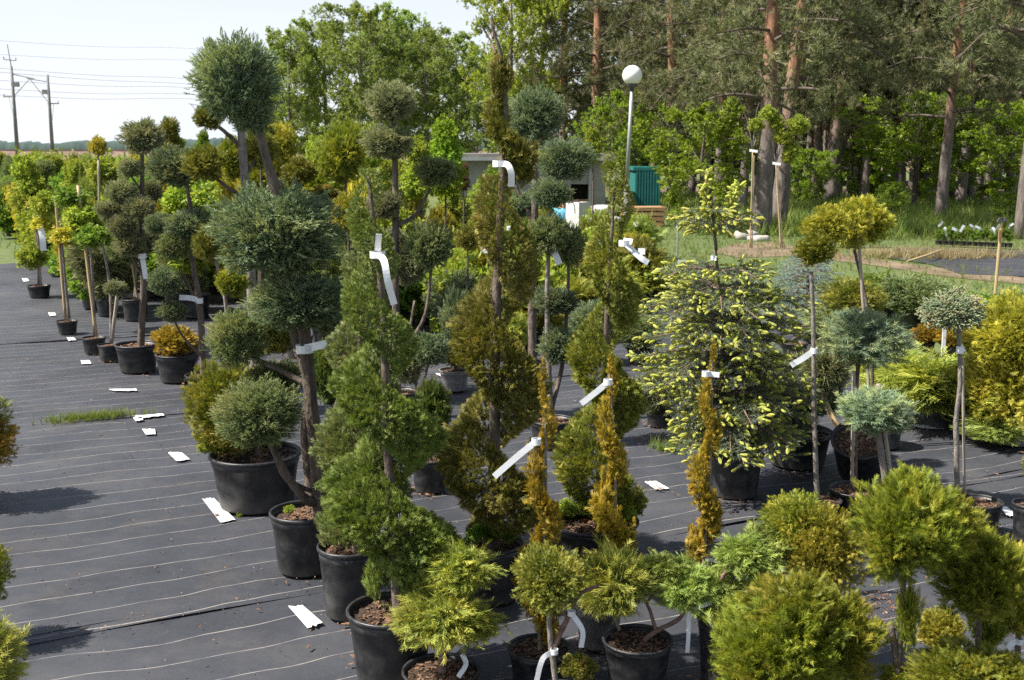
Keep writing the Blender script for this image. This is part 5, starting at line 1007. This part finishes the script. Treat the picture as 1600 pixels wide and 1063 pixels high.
for i in range(46):
    px = rr.uniform(560, 1010); y = rr.uniform(12.5, 26); k, mt = rr.choice([('gj', 'gold_jun'), ('gj', 'lime_jun'), ('thu', 'thu_gold'), ('leaf', 'leaf_lime'), ('leaf', 'leaf_green'), ('jun', 'jun_blue'), ('thu', 'thu_olive')])
    p = Plant('bed_shrub', NAMES.get(mt, 'bluish juniper') + ' in the low beds before the store building', 'shrub', (px, 233), None, NAMES.get(mt, 'bluish juniper') + 's before the store', d=y)
    b_, m_, s_, c_ = POTS[1.6]; pt = put('pot', b_, 'pot_black', p.o, scale=(.16,) * 3); put('rim', m_, 'pot_black', pt); put('soil', s_, 'soil', pt); w = rr.uniform(.3, .5); hh = rr.uniform(.22, .5)
    put('trunk', mesh('trunk', *tube([(0, 0, .22), (0.02, 0, .4)], [.02, .012], 6), True), 'bark', p.o); put('foliage', lib(k, False), mt, p.o, (0, 0, .2 + hh * .8), (0, 0, rr.uniform(0, 6)), (w, w, hh))
    if rr.random() < .5: put('label_card', mesh('label_card', [(-.05, -.01, 0), (.05, -.01, 0), (.05, .01, .09), (-.05, .01, .09), (-.05, 0, 0), (.05, 0, 0), (.05, .02, .09), (-.05, .02, .09)], [(0, 1, 2, 3), (7, 6, 5, 4), (0, 4, 5, 1), (3, 2, 6, 7), (0, 3, 7, 4), (1, 5, 6, 2)]), 'tape', p.o, (rr.uniform(-.2, .2), -w * .8, hh * 1.5 + .1))
# taller specimens standing out of the bed
for px, d, top, w, k, mt, lab in [(262, 17, 185, 20, 'thu', 'thu_olive', 'dark golden conifer tip against the sky beside the grey pompon'), (280, 20, 212, 16, 'leaf', 'leaf_green', 'thin airy shrub against the sky behind the pompons'), (318, 21, 205, 12, 'leaf', 'leaf_green', 'second thin airy shrub against the sky near the hidden mast'), (425, 15, 195, 28, 'thu', 'thu_gold', 'bright yellow conifer beside the leaning trunk'), (575, 17, 195, 30, 'leaf', 'leaf_lime', 'lime shrub showing left of the tall juniper standard'), (693, 20, 185, 30, 'leaf', 'maple', 'fresh green round maple behind the juniper heads'), (655, 18, 215, 24, 'leaf', 'leaf_lime', 'yellow green shrub between the juniper heads'), (500, 19, 215, 24, 'leaf', 'leaf_lime', 'pale shrub in front of the poplars'), (40, 24, 240, 24, 'leaf', 'leaf_lime', 'light green shrub reaching the embankment line'), (775, 27, 262, 26, 'leaf', 'leaf_green', 'green shrub before the grey store wall'), (705, 26, 272, 26, 'leaf', 'leaf_lime', 'light shrub before the end of the store wall'), (752, 29, 285, 24, 'leaf', 'leaf_lime', 'second light shrub before the store wall'), (845, 28, 292, 22, 'leaf', 'leaf_green', 'green shrub beside the open doorway'), (110, 25, 252, 22, 'leaf', 'leaf_lime', 'lime shrub under the shorter mast'), (200, 24, 250, 24, 'leaf', 'leaf_lime', 'lime shrub under the grey pompon heads'), (255, 18, 300, 24, 'thu', 'thu_gold', 'bright yellow conifer glowing between the pompons'), (925, 22, 200, 14, 'leaf', 'leaf_lime', 'slender sparse young tree before the doorway'), (722, 24, 255, 11, 'leaf', 'leaf_red', 'small dark red maple before the store')]:
    p = Plant('bed_specimen', lab, 'shrub', (px, 233), None, 'taller specimens of the bed', d=d)
    b_, m_, s_, c_ = POTS[1.6]; pt = put('pot', b_, 'pot_black', p.o, scale=(.2,) * 3); put('rim', m_, 'pot_black', pt); put('soil', s_, 'soil', pt); ht = at(px, top, d)[2]
    put('trunk', mesh('trunk', *tube(catmull([(0, 0, .28), (.03, 0, ht * .5), (0, 0, ht * .93)], 5), [.025, .01], 7), True), 'bark', p.o); r_ = w * mpp(at(px, top, d))
    for q in range(3): put('foliage', lib(k, False), mt, p.o, (random.uniform(-.08, .08), random.uniform(-.05, .05), ht - r_ * (1 + q * 1.05)), (0, 0, random.uniform(0, 6)), (r_ * (.75 + .2 * q), r_ * (.75 + .2 * q), r_ * .95))

# soil crumbs and needles that have fallen round the pots
P = []
for x, y, rd in FEET:
    if y < 13:
        k = random.randint(15, 60); a0 = random.uniform(0, 6.28); a = rng.normal(a0, 1.3, k); q_ = rd * (.83 + np.abs(rng.normal(0, .35, k))); P.append(np.column_stack([x + q_ * np.cos(a), y + q_ * np.sin(a)]))
P = np.vstack(P); m = len(P); th = rng.uniform(0, 6.28, m); ln = rng.uniform(.003, .01, m) * np.where(rng.random(m) < .12, 2.5, 1); wd = np.where(rng.random(m) < .35, .0015, ln * .5); dx, dy = np.cos(th), np.sin(th)
V = np.stack([np.column_stack([P[:, 0] + s_ * dx * ln - t_ * dy * wd, P[:, 1] + s_ * dy * ln + t_ * dx * wd, np.full(m, .024) + (.005 if s_ * t_ > 0 else 0)]) for s_, t_ in ((-1, -1), (1, -1), (1, 1), (-1, 1))], 1).reshape(-1, 3)
tag(put('soil_crumbs', mesh('soil_crumbs', V, np.arange(4 * m).reshape(-1, 4)), 'chips'), 'brown soil crumbs and needles spilled round the pots', 'litter', kind='stuff')
